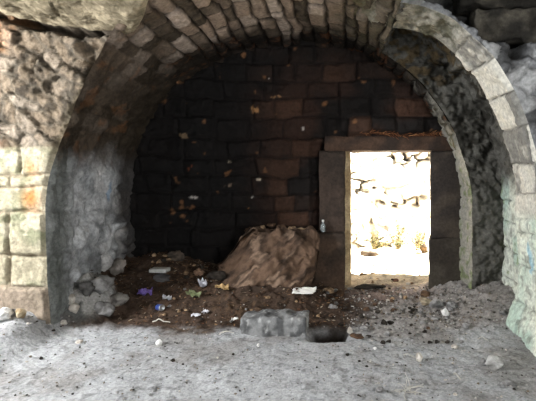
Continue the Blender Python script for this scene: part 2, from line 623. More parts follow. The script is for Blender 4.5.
# outer side of the hollow
def green_h(S, Y, P):
    x, y, z = P[..., 0], P[..., 1], P[..., 2]
    d, r = courses(Y, z, [-0.3, 0.28, 0.62, 0.93, 1.18, 1.5, 1.85, 2.2, 2.6, 3.0, 3.4], (0.3, 0.55), 61, 0.02)
    n = fbm(x * 3, y * 3, z * 3, 4, 63)
    nf = fbm(x * 14, y * 14, z * 14, 3, 65)
    h = 0.02 * sstep(0, 0.02, d) + 0.02 * (r[..., 0] - 0.5) + 0.014 * fbm(x * 8, y * 8, z * 8, 4, 66) + 0.006 * grit(P, 67)
    wash = mix(lin(216, 220, 206)[None, None, :], lin(182, 200, 186)[None, None, :], sstep(-0.2, 0.4, n))
    wash = mix(wash, lin(126, 142, 96)[None, None, :], 0.7 * sstep(0.2, 0.6, nf + 0.5 * n) * sstep(4.3, 4.8, y))
    wash = mix(wash, lin(118, 118, 108)[None, None, :], 0.6 * sstep(0.25, 0.6, -nf - 0.3 * n))
    wash = mix(wash, lin(96, 100, 92)[None, None, :], 0.7 * (1 - sstep(0.0, 0.012, d)))
    up = sstep(1.25, 1.7, z + 0.2 * n)
    stone = mix(lin(160, 156, 148)[None, None, :], lin(110, 108, 102)[None, None, :], sstep(0.0, 0.6, nf + r[..., 1] - 0.5))
    return h, mix(wash, stone, up * sstep(4.4, 4.7, y))


GRAF_BLUE = [([(1.80, 4.36, 1.62), (1.79, 4.36, 1.50), (1.79, 4.30, 1.32)], 0.02), ([(1.80, 4.13, 1.62), (1.79, 4.2, 1.52), (1.79, 4.14, 1.36)], 0.025),
             ([(1.79, 4.36, 1.30), (1.79, 4.10, 1.28)], 0.04), ([(1.79, 4.22, 0.85), (1.79, 4.12, 0.6)], 0.035),
             ([(1.93, 4.9, 1.25), (1.93, 4.86, 1.12)], 0.03)]
GRAF_PINK = [([(1.93, 4.92, 1.36), (1.93, 4.9, 1.30)], 0.03), ([(1.93, 4.95, 0.98), (1.93, 4.93, 0.9)], 0.03)]


def side_h(S, Y, P):
    h, c = green_h(S, Y, P)
    c = mix(c, lin(150, 192, 208)[None, None, :], 0.75 * paint_strokes(P, GRAF_BLUE))
    c = mix(c, lin(204, 128, 128)[None, None, :], 0.6 * paint_strokes(P, GRAF_PINK))
    return h, c


def hollow_side_h(S, Y, P):
    h, c = side_h(S, Y, P)
    h2, c2 = hollow_h(S, Y, P)
    t = sstep(1.15, 1.6, P[..., 2] + 0.25 * fbm(P[..., 0] * 4, P[..., 1] * 4, P[..., 2] * 4, 3, 71))
    return h * (1 - t) + h2 * t, mix(c, c2, t)


g.grid(rng_steps(-ZC - 0.15, TH_CUT * RN, 0.02), rng_steps(YR1 - 0.05, YS + 0.04, 0.02), arc_pos(RN), hollow_side_h, flip=True)


# lid of the hollow, under the broken edge of the vault
def lid_pos(T, Y):
    rad = R - 0.03 + T * 0.5
    P = np.stack([CX + rad * math.cos(TH_CUT), Y, ZC + rad * math.sin(TH_CUT)], -1)
    N = np.broadcast_to(np.array([math.sin(TH_CUT), 0, -math.cos(TH_CUT)]), P.shape)
    return P, N


g.grid(rng_steps(0, 1, 0.04), rng_steps(YR0, YS + 0.05, 0.02), lid_pos, hollow_h, flip=True, fade=lambda T, Y: sstep(0, 0.1, T))


# ------------------------------------------------------------------ front rib on the right: lit ring of dressed stones
def rib_flare(P):
    x, y, z = P[..., 0], P[..., 1], P[..., 2]
    return 0.10 * (1 - sstep(0.0, 0.45, z)) ** 1.5


TH_TOP = math.radians(82)


def rib_pos(S, Y):
    P, N = arc_pos(RR)(S, Y)
    # the ring runs into the vault near the crown
    th = S / RR
    k = (RR - R + 0.02) * sstep(math.radians(48), math.radians(66), th)
    P = P + N * (k + rib_flare(P))[..., None]
    return P, N


rib_rows = rows_between(-0.05, RR * TH_TOP + 0.4, 0.24, 0.34, 81)


def rib_h(S, Y, P):
    x, y, z = P[..., 0], P[..., 1], P[..., 2]
    hw, cw = side_h(S, Y, P)
    d, r = courses(Y, S, rib_rows, (0.3, 0.62), 83, 0.015)
    n = fbm(x * 3, y * 3, z * 3, 4, 85)
    nf = fbm(x * 14, y * 14, z * 14, 3, 87)
    h = 0.03 * sstep(0, 0.016, d) + 0.03 * (r[..., 0] - 0.5) + 0.02 * fbm(x * 8, y * 8, z * 8, 4, 88) + 0.006 * grit(P, 84)
    c = mix(lin(204, 200, 188)[None, None, :], lin(128, 126, 120)[None, None, :], sstep(0.35, 0.75, r[..., 1] + 0.3 * nf))
    c = mix(c, lin(84, 80, 72)[None, None, :], 0.8 * (1 - sstep(0.0, 0.014, d)))
    top = sstep(math.radians(41), math.radians(49), S / RR + 0.06 * n)
    hm = 0.05 * fbm(x * 5, y * 5, z * 5, 5, 89) + 0.02 * grit(P, 86)
    cm = mix(lin(150, 146, 134)[None, None, :], lin(92, 90, 76)[None, None, :], sstep(-0.1, 0.5, n + 0.5 * nf))
    cm = mix(cm, lin(88, 82, 58)[None, None, :], sstep(math.radians(60), math.radians(72), S / RR))
    h = h * (1 - top) + hm * top
    c = mix(c, cm, top)
    t = sstep(-0.05, 0.1, S)
    return hw * (1 - t) + h * t, mix(cw, c, t)


def back_edge(S, Y):
    return sstep(0.0, 0.03, YR1 - Y) * sstep(0.0, 0.03, Y - YR0)


g.grid(rng_steps(0.0, RR * TH_TOP, 0.015), rng_steps(YR0, YR1, 0.015), rib_pos, rib_h, flip=True, fade=back_edge)
# pier under it, running on towards the viewer
g.grid(rng_steps(-ZC - 0.15, 0.0, 0.015), rng_steps(2.9, YR1, 0.015), rib_pos, rib_h, flip=True,
       fade=lambda S, Y: sstep(0.0, 0.03, YR1 - Y) * sstep(0.0, 0.03, -S))


def cap_pos(T, Y):
    P = np.stack([CX + RR + T * 2.2, Y, np.full_like(T, ZC)], -1)
    return P, np.broadcast_to(np.array([0, 0, 1.0]), P.shape)


g.grid(rng_steps(0, 1, 0.05), rng_steps(2.9, YR0, 0.05), cap_pos, lambda T, Y, P: (0.02 * fbm(P[..., 0] * 5, P[..., 1] * 5, 0.3, 3, 5),
       np.broadcast_to(lin(150, 150, 144), P.shape)), fade=lambda T, Y: sstep(0, 0.05, T))


# back face of the rib
def ribback_pos(S, T):
    P, N = rib_pos(S, np.full_like(S, YR1))
    return P - N * (T * 0.3)[..., None], np.broadcast_to(np.array([0, 1.0, 0]), P.shape)


g.grid(rng_steps(-ZC - 0.15, RR * TH_TOP, 0.03), rng_steps(0, 1, 0.1), ribback_pos, hollow_h, fade=lambda S, T: sstep(0, 0.2, T))


# the wall face above the ring, with the hollow where the old lintels sit, running on to the right
def face_pos(S, T):
    P, N = rib_pos(S, np.full_like(S, YR0))
    d = T * 1.9
    Q = P - N * d[..., None]
    low = sstep(0.3, -0.3, S)
    return Q, np.broadcast_to(np.array([0, -1.0, 0]), P.shape)


def face_h(S, T, P):
    x, y, z = P[..., 0], P[..., 1], P[..., 2]
    d, r, tl = rubble(x, z, 0.11, 91, 1.5, 0.6, full=True)
    n = fbm(x * 3, y * 3, z * 3, 4, 93)
    nf = fbm(x * 14, y * 14, z * 14, 3, 95)
    h = 0.04 * sstep(0, 0.03, d) + 0.06 * (r[..., 0] - 0.5) + 0.4 * tl + 0.03 * fbm(x * 7, y * 7, z * 7, 4, 96) + 0.012 * grit(P, 97)
    c = mix(lin(120, 121, 122)[None, None, :], lin(74, 74, 74)[None, None, :], sstep(-0.2, 0.5, n + 0.5 * nf))
    c = mix(c, lin(168, 168, 166)[None, None, :], 0.6 * sstep(0.6, 0.9, r[..., 1]))
    hol = sstep(2.59, 2.63, z + 0.02 * nf) * (1 - sstep(1.95, 2.05, x + 0.35 * (z - 2.6))) * sstep(0.02, 0.06, T)
    ledge = 0.0
    h = h * (1 - hol) + hol * (-0.42 + 0.02 * nf)
    # dark deep socket under the lintels
    sock = np.exp(-((x - 1.53) / 0.07) ** 2 - ((z - 2.53) / 0.08) ** 2)
    h = h - 0.3 * sock
    c = mix(c, lin(58, 56, 52)[None, None, :], 0.8 * np.maximum(hol, sock))
    return h, c


g.grid(rng_steps(0.0, RR * math.radians(75), 0.016), rng_steps(0, 1, 0.0085), face_pos, face_h, flip=False,
       fade=lambda S, T: sstep(0.0, 0.02, T))
g.build('wall_right', M_WALL)


# ------------------------------------------------------------------ front wall on the left
def edge_x(z):
    a = np.clip(R ** 2 - (np.maximum(z, ZC) - ZC) ** 2, 0.02, None)
    return CX - np.sqrt(a)


def front_pos(U, Z):
    x = edge_x(Z) - U
    P = np.stack([x, np.full_like(x, YF), Z], -1)
    return P, np.broadcast_to(np.array([0, -1.0, 0]), P.shape)


def soffit_line(x):
    return 2.70 - 0.16 * (x + 1.78) + 0.03 * fbm(x * 3, 0.2, 0.1, 3, 405)


def front_h(U, Z, P):
    x, z = P[..., 0], P[..., 2]
    y = np.full_like(x, YF)
    n = fbm(x * 3, y, z * 3, 4, 111)
    nf = fbm(x * 14, y, z * 14, 4, 113)
    d1, r1 = courses(x + 0.55, z, [-0.4, 0.18, 0.47, 0.745, 1.13, 1.365, 1.475, 1.74, 2.2, 3.4], (0.42, 0.62), 115, 0.016, 5)
    gr = grit(P, 119)
    h1 = 0.03 * sstep(0, 0.03, d1 + 0.012 * nf) + 0.03 * (r1[..., 0] - 0.5) + 0.02 * fbm(x * 6, y, z * 6, 5, 116) + 0.005 * gr
    d2, r2, t2 = rubble(x, z, 0.12, 117, 1.9, -0.62, warp=0.22, full=True)
    d3, r3, t3 = rubble(x, z, 0.055, 127, 1.7, -0.62, warp=0.3, full=True)
    h2 = 0.02 * sstep(0, 0.012, d2) + 0.06 * (r2[..., 0] - 0.5) + 0.3 * t2 + 0.025 * (r3[..., 0] - 0.5) + 0.35 * t3 + 0.03 * fbm(x * 5, y, z * 5, 5, 118) + 0.008 * gr
    t = sstep(1.68, 1.78, z + 0.05 * n)
    h = h1 * (1 - t) + h2 * t
    c1 = mix(lin(164, 155, 132)[None, None, :], lin(136, 136, 110)[None, None, :], sstep(-0.2, 0.4, n))
    c1 = mix(c1, lin(188, 178, 156)[None, None, :], 0.8 * sstep(0.1, 0.5, nf + n))
    c1 = mix(c1, lin(104, 90, 72)[None, None, :], 0.7 * (1 - sstep(0, 0.018, d1 + 0.008 * nf)))
    warm = np.exp(-((x + 2.72) / 0.075) ** 2 - ((z - 1.25) / 0.1) ** 2) + 0.6 * np.exp(-((x + 2.70) / 0.06) ** 2 - ((z - 1.53) / 0.07) ** 2)
    c1 = mix(c1, lin(188, 126, 66)[None, None, :], np.clip(1.1 * warm, 0, 1) * 0.85)
    base = sstep(0.50, 0.44, z)
    c1 = mix(c1, lin(142, 126, 112)[None, None, :], 0.8 * base)
    c2 = mix(lin(122, 108, 91)[None, None, :], lin(64, 57, 48)[None, None, :], sstep(-0.3, 0.5, n + 0.9 * nf))
    c2 = mix(c2, lin(148, 136, 121)[None, None, :], 0.7 * sstep(0.6, 0.95, r2[..., 1]))
    c2 = mix(c2, lin(176, 132, 94)[None, None, :], 0.55 * sstep(0.1, 0.5, n) * sstep(-2.75, -3.1, x))
    c2 = mix(c2, lin(84, 78, 68)[None, None, :], 0.6 * (1 - sstep(0, 0.03, d2)))
    c = mix(c1, c2, t)
    # broken open joint under the overhang
    sl = soffit_line(x)
    gap = np.exp(-((z - sl - 0.03 - 0.02 * nf) / 0.06) ** 4) * sstep(-0.6, -0.1, fbm(x * 4, 3, 1, 3, 121) + 0.15) * sstep(0.0, 0.1, U)
    h = h - 0.5 * gap
    # a pale knob and a dark socket beside it
    h = h + 0.09 * np.exp(-((x + 2.30) / 0.06) ** 2 - ((z - 2.62) / 0.05) ** 2) - 0.1 * np.exp(-((x + 2.20) / 0.05) ** 2 - ((z - 2.50) / 0.07) ** 2)
    edge = sstep(0.10, 0.0, U) * sstep(1.5, 1.7, z)
    c = mix(c, lin(92, 82, 62)[None, None, :], 0.5 * edge)
    return h, c


g = Shell()
g.grid(rng_steps(0, 2.6, 0.013), rng_steps(-0.15, 3.16, 0.013), front_pos, front_h, flip=False,
       fade=lambda U, Z: sstep(0.0, 0.035, U))
g.build('wall_front', M_WALL)


# overhanging start of the front room's own vault, above the wall
def over_pos(U, T):
    """T 0..1 along the underside towards the viewer, U metres to the left of the free end"""
    X = -1.78 + 0.92 * T - U
    y = 4.12 - 1.5 * T
    z = np.maximum(soffit_line(X), 2.67) + 0.02 + 0.34 * T ** 1.3
    P = np.stack([X, y, z], -1)
    return P, np.broadcast_to(np.array([0, -0.25, -0.97]), P.shape)


def over_h(X, T, P):
    x, y, z = P[..., 0], P[..., 1], P[..., 2]
    d, r = courses(x * 0.96 + y * 0.25, y - 0.12 * x, rows_between(1.5, 6.0, 0.17, 0.3, 131), (0.5, 0.95), 133, 0.02)
    nf = fbm(x * 12, y * 12, z * 12, 4, 135)
    n = fbm(x * 3, y * 3, z * 3, 3, 137)
    h = 0.02 * sstep(0, 0.012, d) + 0.035 * (r[..., 0] - 0.5) + 0.02 * fbm(x * 8, y * 8, z * 8, 4, 138) + 0.007 * grit(P, 139)
    c = mix(lin(158, 145, 120)[None, None, :], lin(112, 102, 82)[None, None, :], sstep(-0.2, 0.5, n + 0.5 * nf))
    c = mix(c, lin(96, 86, 68)[None, None, :], 0.7 * (1 - sstep(0, 0.02, d)))
    return h, c


g = Shell()
g.grid(rng_steps(0.0, 3.2, 0.016), rng_steps(0, 1, 0.010), over_pos, over_h, fade=lambda U, T: sstep(0, 0.06, U))


def overend_pos(T, W):
    P, _ = over_pos(np.zeros_like(T), T)
    P = P.copy()
    P[..., 2] += W
    P[..., 0] -= 0.10 * W
    return P, np.broadcast_to(np.array([1.0, 0, 0]), P.shape)


g.grid(rng_steps(0, 1, 0.014), rng_steps(0, 0.7, 0.03), overend_pos, lambda T, W, P: (0.03 * fbm(P[..., 0] * 7, P[..., 1] * 7, P[..., 2] * 7, 4, 5),
       np.broadcast_to(lin(96, 88, 66), P.shape)), fade=lambda T, W: sstep(0, 0.08, W))


def overback_pos(X, W):
    P, _ = over_pos(X, np.zeros_like(X))
    P = P.copy()
    P[..., 2] += W
    return P, np.broadcast_to(np.array([0, 1.0, 0]), P.shape)


g.grid(rng_steps(0.0, 3.2, 0.04), rng_steps(0, 0.5, 0.05), overback_pos, lambda X, W, P: (np.zeros(X.shape), np.broadcast_to(lin(96, 88, 66), P.shape)))
g.build('ceiling_front', M_WALL)


# ------------------------------------------------------------------ back wall
def back_pos(X, Z):
    P = np.stack([X, np.full_like(X, YB), Z], -1)
    return P, np.broadcast_to(np.array([0, -1.0, 0]), P.shape)


back_rows = [-0.4, 0.02, 0.3, 0.55, 0.78, 1.0, 1.22, 1.46, 1.68, 1.93, 2.2, 2.44, 2.66, 2.9, 3.12, 3.4]


def back_h(X, Z, P):
    x, y, z = P[..., 0], P[..., 1], P[..., 2]
    d, r = courses(x, z, back_rows, (0.27, 0.56), 141, 0.03, 3)
    n = fbm(x * 2.2, y, z * 2.2, 4, 143)
    nf = fbm(x * 12, y, z * 12, 4, 145)
    h = 0.04 * sstep(0, 0.03, d + 0.01 * nf) + 0.07 * (r[..., 0] - 0.5) + 0.035 * fbm(x * 5, y, z * 5, 5, 146) + 0.007 * grit(P, 148)
    # shelf over the lintel
    xl = sstep(0.0, 0.1, x)
    h = h + xl * 0.15 * sstep(1.96, 2.02, z + 0.03 * fbm(x * 6, 0, 0, 2, 5)) * (1 - sstep(2.12, 2.3, z)) * 0.6
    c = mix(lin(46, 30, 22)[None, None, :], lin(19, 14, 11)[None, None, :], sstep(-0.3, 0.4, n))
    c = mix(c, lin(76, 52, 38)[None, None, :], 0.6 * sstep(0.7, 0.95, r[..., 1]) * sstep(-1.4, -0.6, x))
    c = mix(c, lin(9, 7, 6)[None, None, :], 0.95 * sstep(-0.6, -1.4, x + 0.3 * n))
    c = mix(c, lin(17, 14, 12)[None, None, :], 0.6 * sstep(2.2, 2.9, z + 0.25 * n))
    chip = sstep(0.80, 0.98, fbm(x * 8, y, z * 8, 3, 147) + 0.25 * n)
    c = mix(c, lin(120, 84, 54)[None, None, :], 0.7 * chip)
    c = mix(c, lin(20, 16, 14)[None, None, :], 0.6 * (1 - sstep(0, 0.02, d)))
    h = h - 0.12 * (z < DZ + 0.1) * (((x > -0.3) & (x < 0.3)) | (x > 1.1)) - 0.1 * (z < 0.76) * ((x > -0.3) & (x < 0.3))
    # flaked, unsooted spots
    for (px, py, sx, sy, col) in ((277, 95, .09, .03, (170, 130, 90)), (255, 110, .06, .06, (160, 118, 76)), (304, 127, .025, .05, (176, 168, 160)),
                                  (261, 179, .04, .025, (190, 176, 156)), (247, 209, .04, .03, (186, 132, 74)), (194, 197, .06, .035, (186, 178, 170)),
                                  (193, 168, .05, .04, (120, 66, 42)), (229, 162, .035, .03, (170, 160, 140)), (186, 136, .06, .03, (120, 100, 76)),
                                  (253, 197, .02, .02, (196, 190, 180)), (270, 78, .02, .02, (200, 190, 180)), (232, 185, .08, .02, (120, 104, 88))):
        q = px_at(px, py, YB)
        m = np.exp(-((x - q.x + 0.02 * nf) / sx) ** 2 - ((z - q.z + 0.02 * nf) / sy) ** 2)
        c = mix(c, lin(*col)[None, None, :], 0.8 * sstep(0.35, 0.7, m * (0.75 + 1.2 * fbm(x * 22, y, z * 22, 3, 149))))
        h = h + 0.02 * m
    return h, c


g = Shell()
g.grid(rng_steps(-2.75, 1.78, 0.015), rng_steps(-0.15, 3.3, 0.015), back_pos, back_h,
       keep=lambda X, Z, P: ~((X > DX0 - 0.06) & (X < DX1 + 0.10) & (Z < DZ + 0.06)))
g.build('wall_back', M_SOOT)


# ------------------------------------------------------------------ dressed blocks
def block_arrays(sx, sy, sz, step, rnd, rough, seed, freq=7.0):
    n = [max(2, int(round(s / step)) + 1) for s in (sx, sy, sz)]
    idx, V, Fq = {}, [], []

    def vid(i, j, k):
        key = (i, j, k)
        if key not in idx:
            idx[key] = len(V)
            V.append(((i / (n[0] - 1) - .5) * sx, (j / (n[1] - 1) - .5) * sy, (k / (n[2] - 1) - .5) * sz))
        return idx[key]

    def face(ax, side):
        a, b = [q for q in range(3) if q != ax]
        for i in range(n[a] - 1):
            for j in range(n[b] - 1):
                q = []
                for (p, s) in ((0, 0), (1, 0), (1, 1), (0, 1)):
                    t = [0, 0, 0]
                    t[ax] = side * (n[ax] - 1)
                    t[a] = i + p
                    t[b] = j + s
                    q.append(vid(*t))
                flip = (side == 0) != (ax == 1)
                Fq.append(q[::-1] if flip else q)

    for ax in range(3):
        for side in (0, 1):
            face(ax, side)
    V = np.array(V)
    hh = np.array([sx, sy, sz]) / 2
    q = np.clip(V, -(hh - rnd), hh - rnd)
    dv = V - q
    ln = np.linalg.norm(dv, axis=1, keepdims=True)
    nrm = dv / np.maximum(ln, 1e-6)
    V = q + nrm * rnd
    disp = rough * fbm(V[:, 0] * freq, V[:, 1] * freq, V[:, 2] * freq + seed, 4, seed)
    V = V + nrm * disp[:, None]
    return V, np.array(Fq), nrm


def tint_noise(V, cols, seed, freq=6.0):
    n = fbm(V[:, 0] * freq, V[:, 1] * freq, V[:, 2] * freq + 3.3, 4, seed)
    c = mix(lin(*cols[0])[None, :], lin(*cols[1])[None, :], sstep(-0.4, 0.4, n))
    return c


def block(name, loc, size, cols, mat, seed, step=0.03, rnd=0.02, rough=0.012, rotz=0.0, parent=None, tilt=0.0):
    V, Fq, nrm = block_arrays(*size, step, rnd, rough, seed)
    me = mesh_from(name, V, Fq, tint_noise(V, cols, seed), mat)
    o = put(bpy.data.objects.new(name, me), parent)
    o.location = loc
    o.rotation_euler = (0, tilt, rotz)
    return o


def tag(o, label, cat, group=None, kind=None):
    o['label'] = label
    o['category'] = cat
    if group:
        o['group'] = group
    if kind:
        o['kind'] = kind
    return o


def empty(name, loc, rotz=0.0):
    o = bpy.data.objects.new(name, None)
    o.location = loc
    o.rotation_euler = (0, 0, rotz)
    o.empty_display_size = 0.1
    return put(o)


# doorway: lintel, two-piece left jamb, right jamb; wall is half a metre thick here
door = empty('door_1', (0.67, 6.1, 0))
door['kind'] = 'structure'


def dpart(name, x0, x1, y0, y1, z0, z1, cols, seed, splay=0.0, **k):
    o = block(name, ((x0 + x1) / 2 - 0.67, (y0 + y1) / 2 - 6.1, (z0 + z1) / 2), (x1 - x0, y1 - y0, z1 - z0), cols, M_SOOT, seed, parent=door, **k)
    for v in o.data.vertices:
        if v.co.x < 0:
            v.co.x += splay * (v.co.y / (y1 - y0) + 0.5)
    return o


dpart('lintel', -0.13, 1.52, 5.80, 6.42, DZ, 1.95, ((72, 54, 42), (46, 36, 30)), 301, rough=0.012, rnd=0.015)
dpart('jamb', -0.20, DX0, 5.845, 6.42, 0.74, DZ, ((64, 52, 44), (48, 40, 34)), 303, rough=0.010, rnd=0.012)
dpart('jamb', -0.26, DX0 - 0.005, 5.72, 6.42, -0.1, 0.745, ((74, 58, 46), (54, 44, 36)), 305, rough=0.010, rnd=0.015)
dpart('jamb', DX1 - 0.015, 1.66, 5.83, 6.42, 0.66, DZ, ((66, 58, 50), (48, 42, 38)), 307, rough=0.008, rnd=0.012, splay=0.14)
dpart('jamb', DX1 - 0.04, 1.66, 5.80, 6.42, -0.1, 0.665, ((64, 58, 50), (50, 44, 38)), 309, rough=0.008, rnd=0.012, splay=0.16)
# pale outer arris of the left jamb, splayed into the opening towards the yard
ar = dpart('jamb_edge', 0.08, 0.215, 6.18, 6.46, -0.1, DZ + 0.02, ((196, 176, 140), (160, 138, 104)), 311, rough=0.012, rnd=0.02)


# ------------------------------------------------------------------ yard wall outside
def yard_pos(X, Z):
    P = np.stack([X, np.full_like(X, 9.25), Z], -1)
    return P, np.broadcast_to(np.array([0, -1.0, 0]), P.shape)


def yard_h(X, Z, P):
    x, y, z = P[..., 0], P[..., 1], P[..., 2]
    d, r = rubble(x, z, 0.24, 151, 1.4, warp=0.6)
    h = 0.03 * sstep(0, 0.02, d) + 0.05 * (r[..., 0] - 0.5) + 0.025 * fbm(x * 6, y, z * 6, 4, 153)
    deep = fbm(x * 2.3, y, z * 2.3, 3, 155)
    h = h - 0.16 * (1 - sstep(0, 0.045, d)) * sstep(0.2, 0.5, deep)
    nf = fbm(x * 9, y, z * 9, 3, 157)
    c = mix(lin(236, 234, 228)[None, None, :], lin(214, 208, 196)[None, None, :], sstep(0, 0.8, r[..., 1] + 0.3 * nf))
    c = mix(c, lin(70, 62, 52)[None, None, :], (1 - sstep(0, 0.03, d)) * sstep(0.2, 0.45, deep))
    return h, c


g = Shell()
g.grid(rng_steps(-3.0, 4.0, 0.025), rng_steps(-0.1, 3.6, 0.025), yard_pos, yard_h)
g.build('wall_outside', M_WALL)


# ------------------------------------------------------------------ plain masses out of view, added to close the building and block stray light
def mass(name, x0, x1, y0, y1, z0, z1, col=(110, 104, 96)):
    V, Fq, _ = block_arrays(x1 - x0, y1 - y0, z1 - z0, 0.5, 0.03, 0.0, 1)
    V = V + np.array([(x0 + x1) / 2, (y0 + y1) / 2, (z0 + z1) / 2])
    me = mesh_from(name, V, Fq, np.broadcast_to(lin(*col), V.shape), M_WALL)
    o = put(bpy.data.objects.new(name, me))
    o['kind'] = 'structure'
    return o


mass('ceiling_light_block', -5.6, 4.1, -2.4, 6.45, 3.42, 3.55)
mass('wall_back_left', -5.6, -2.72, 6.2, 6.45, -0.1, 3.42)
mass('wall_back_right', 1.70, 4.1, 6.2, 6.45, -0.1, 3.42)
mass('wall_back_top', -2.72, 1.70, 6.2, 6.45, 1.96, 3.42)
mass('wall_back_base', -2.72, -0.27, 6.2, 6.45, -0.1, 1.96)
mass('wall_side_right', 3.85, 4.1, -2.4, 6.2, -0.1, 3.42)
mass('wall_side_left', -5.6, -5.3, 4.3, 6.2, -0.1, 3.42)


# ------------------------------------------------------------------ old lintels in the hollow at upper right
for k, (z0, z1, y0, x0) in enumerate(((2.63, 2.89, 3.93, 1.2), (2.93, 3.17, 3.97, 1.08))):
    b = block('stone_lintel', ((x0 + 2.2) / 2, (y0 + 4.30) / 2, (z0 + z1) / 2), (2.2 - x0, 4.30 - y0, z1 - z0), ((72, 68, 60), (38, 36, 32)), M_WALL, 321 + k,
              rnd=0.02, rough=0.035, step=0.018)
    tag(b, ('lower dark weathered lintel set in the hollow above the right arch', 'upper dark weathered lintel set in the hollow above the right arch')[k], 'lintel')


# ------------------------------------------------------------------ loose stones
def rock_mesh(name, seed, cols, cuts=9, sub=3, squash=(1, 1, 1), rough=0.06):
    rs = np.random.RandomState(seed)
    bm = bmesh.new()
    bmesh.ops.create_icosphere(bm, subdivisions=sub, radius=0.5)
    V = np.array([v.co[:] for v in bm.verts])
    Fq = np.array([[v.index for v in f.verts] for f in bm.faces])
    bm.free()
    for _ in range(cuts):
        nrm = rs.normal(size=3)
        nrm /= np.linalg.norm(nrm)
        dd = rs.uniform(0.27, 0.42)
        s = V @ nrm - dd
        V = V - np.clip(s, 0, None)[:, None] * nrm
    nn = V / np.linalg.norm(V, axis=1, keepdims=True)
    V = V + nn * (rough * fbm(V[:, 0] * 4, V[:, 1] * 4, V[:, 2] * 4 + seed, 4, seed))[:, None]
    V = V * np.array(squash)
    lo, hi = V.min(0), V.max(0)
    V = (V - (lo + hi) / 2) / (hi - lo)          # unit box
    V[:, 2] += 0.5
    return mesh_from(name, V, Fq, tint_noise(V, cols, seed, 3.0), M_ROCK, smooth=sub > 3)


def rock(name, px, py, w, h, dep, cols, label, cat='stone', seed=1, rotz=0.0, sink=0.15, at=None, group=None, cuts=9, z=None, tilt=0.0):
    """a stone whose foot is seen at (px, py); w, h, dep in metres"""
    x, y = at if at else on_floor(px, py)
    y += dep * 0.4 if not at else 0
    big = w > 0.115
    me = rock_mesh(name, seed, cols, cuts, 4 if big else 3, rough=0.15 if big else 0.07)
    o = put(bpy.data.objects.new(name, me))
    zz = float(floor_z(x, y)[0]) if z is None else z
    o.location = (x, y, zz - sink * h)
    o.scale = (w, dep, h)
    o.rotation_euler = (0, tilt, rotz)
    tag(o, label, cat, group)
    return o


# fallen dressed block on the floor
x0, y0 = on_floor(240, 339)
x1, _ = on_floor(308, 339)
V, Fq, nrm = block_arrays(x1 - x0, 0.27, 0.19, 0.010, 0.022, 0.020, 331, 11.0)
k = sstep(-0.1, -0.31, V[:, 0])                                  # rounded, worn left end
V[:, 1] *= 1 - 0.22 * k
V[:, 2] = (V[:, 2]) * (1 - 0.16 * k)
cc = mix(lin(116, 116, 115)[None, :], lin(80, 80, 80)[None, :], sstep(-0.2, 0.4, fbm(V[:, 0] * 16, V[:, 1] * 16, V[:, 2] * 12, 4, 335)))
cc = mix(cc, lin(150, 150, 148)[None, :], sstep(0.3, 0.7, fbm(V[:, 0] * 30, V[:, 1] * 30, V[:, 2] * 16, 3, 337)))
me = mesh_from('stone_block', V, Fq, cc, M_ROCK)
blk = put(bpy.data.objects.new('stone_block', me))
blk.location = ((x0 + x1) / 2, y0 + 0.13, float(floor_z((x0 + x1) / 2, y0 + 0.1)[0]) + 0.075)
blk.rotation_euler = (0, 0, math.radians(-2))
tag(blk, 'long grey dressed stone block lying on the dusty floor in the middle', 'stone block')

# big boulder that leans on the back wall
V, Fq, nrm = block_arrays(1.14, 0.62, 0.60, 0.014, 0.08, 0.06, 341, 3.0)
t = sstep(-0.1, 0.3, V[:, 2])
V[:, 1] += 0.26 * sstep(-0.3, 0.3, V[:, 2]) * (V[:, 1] < 0)      # face slopes back
V[:, 0] -= 0.10 * sstep(0.1, -0.5, V[:, 0]) * sstep(0.1, -0.3, V[:, 2])
V[:, 2] -= 0.36 * sstep(-0.15, -0.6, V[:, 0]) * (V[:, 2] + 0.3) / 0.6 + 0.0
V[:, 2] -= 0.16 * sstep(0.25, 0.56, V[:, 0]) * sstep(-0.2, 0.3, V[:, 2]) * (V[:, 1] < 0.1)
for nv, dd in (((-0.55, -0.75, 0.36), 0.36), ((0.25, -0.80, 0.55), 0.33), ((0.75, -0.62, -0.1), 0.50), ((-0.2, -0.45, 0.87), 0.33), ((-0.85, -0.2, 0.5), 0.47)):
    nv = np.array(nv) / np.linalg.norm(nv)
    over = np.clip(V @ nv - dd, 0, None)
    V = V - over[:, None] * nv * 0.8
ridge = fbm(V[:, 0] * 4 + V[:, 2] * 5, V[:, 1] * 3, V[:, 2] * 6 - V[:, 0] * 4, 5, 343)
rx, rz = V[:, 0] + 0.7 * V[:, 2], V[:, 2] - 0.7 * V[:, 0]
V[:, 1] -= 0.045 * ridge + 0.014 * (1 - 2.4 * np.abs(fbm(rx * 3.5, 0.4, rz * 10, 3, 350)))
V[:, 1] -= 0.012 * grit(V, 349, 14.0)
V[:, 2] += 0.05 * fbm(V[:, 0] * 8, V[:, 1] * 8, 0.5, 4, 344)
V[:, 1] -= 0.018 * fbm(V[:, 0] * 9 + V[:, 2] * 14, 0.3, V[:, 2] * 5 - V[:, 0] * 7, 4, 348)
nz = fbm(V[:, 0] * 5 + V[:, 2] * 4, V[:, 1] * 5, V[:, 2] * 9, 4, 345)
streak = fbm(rx * 3.0, V[:, 1] * 3, rz * 13, 4, 348)
cc = mix(lin(92, 73, 59)[None, :], lin(48, 38, 31)[None, :], sstep(-0.3, 0.5, 0.35 * nz + streak))
cc = mix(cc, lin(118, 98, 82)[None, :], sstep(0.2, 0.6, streak + 0.3 * ridge))
me = mesh_from('boulder', V, Fq, cc, M_ROCK)
bo = put(bpy.data.objects.new('boulder', me))
bo.location = (-0.80, 5.47, 0.48)
tag(bo, 'large brown boulder with a sloping face leaning on the back wall', 'boulder')

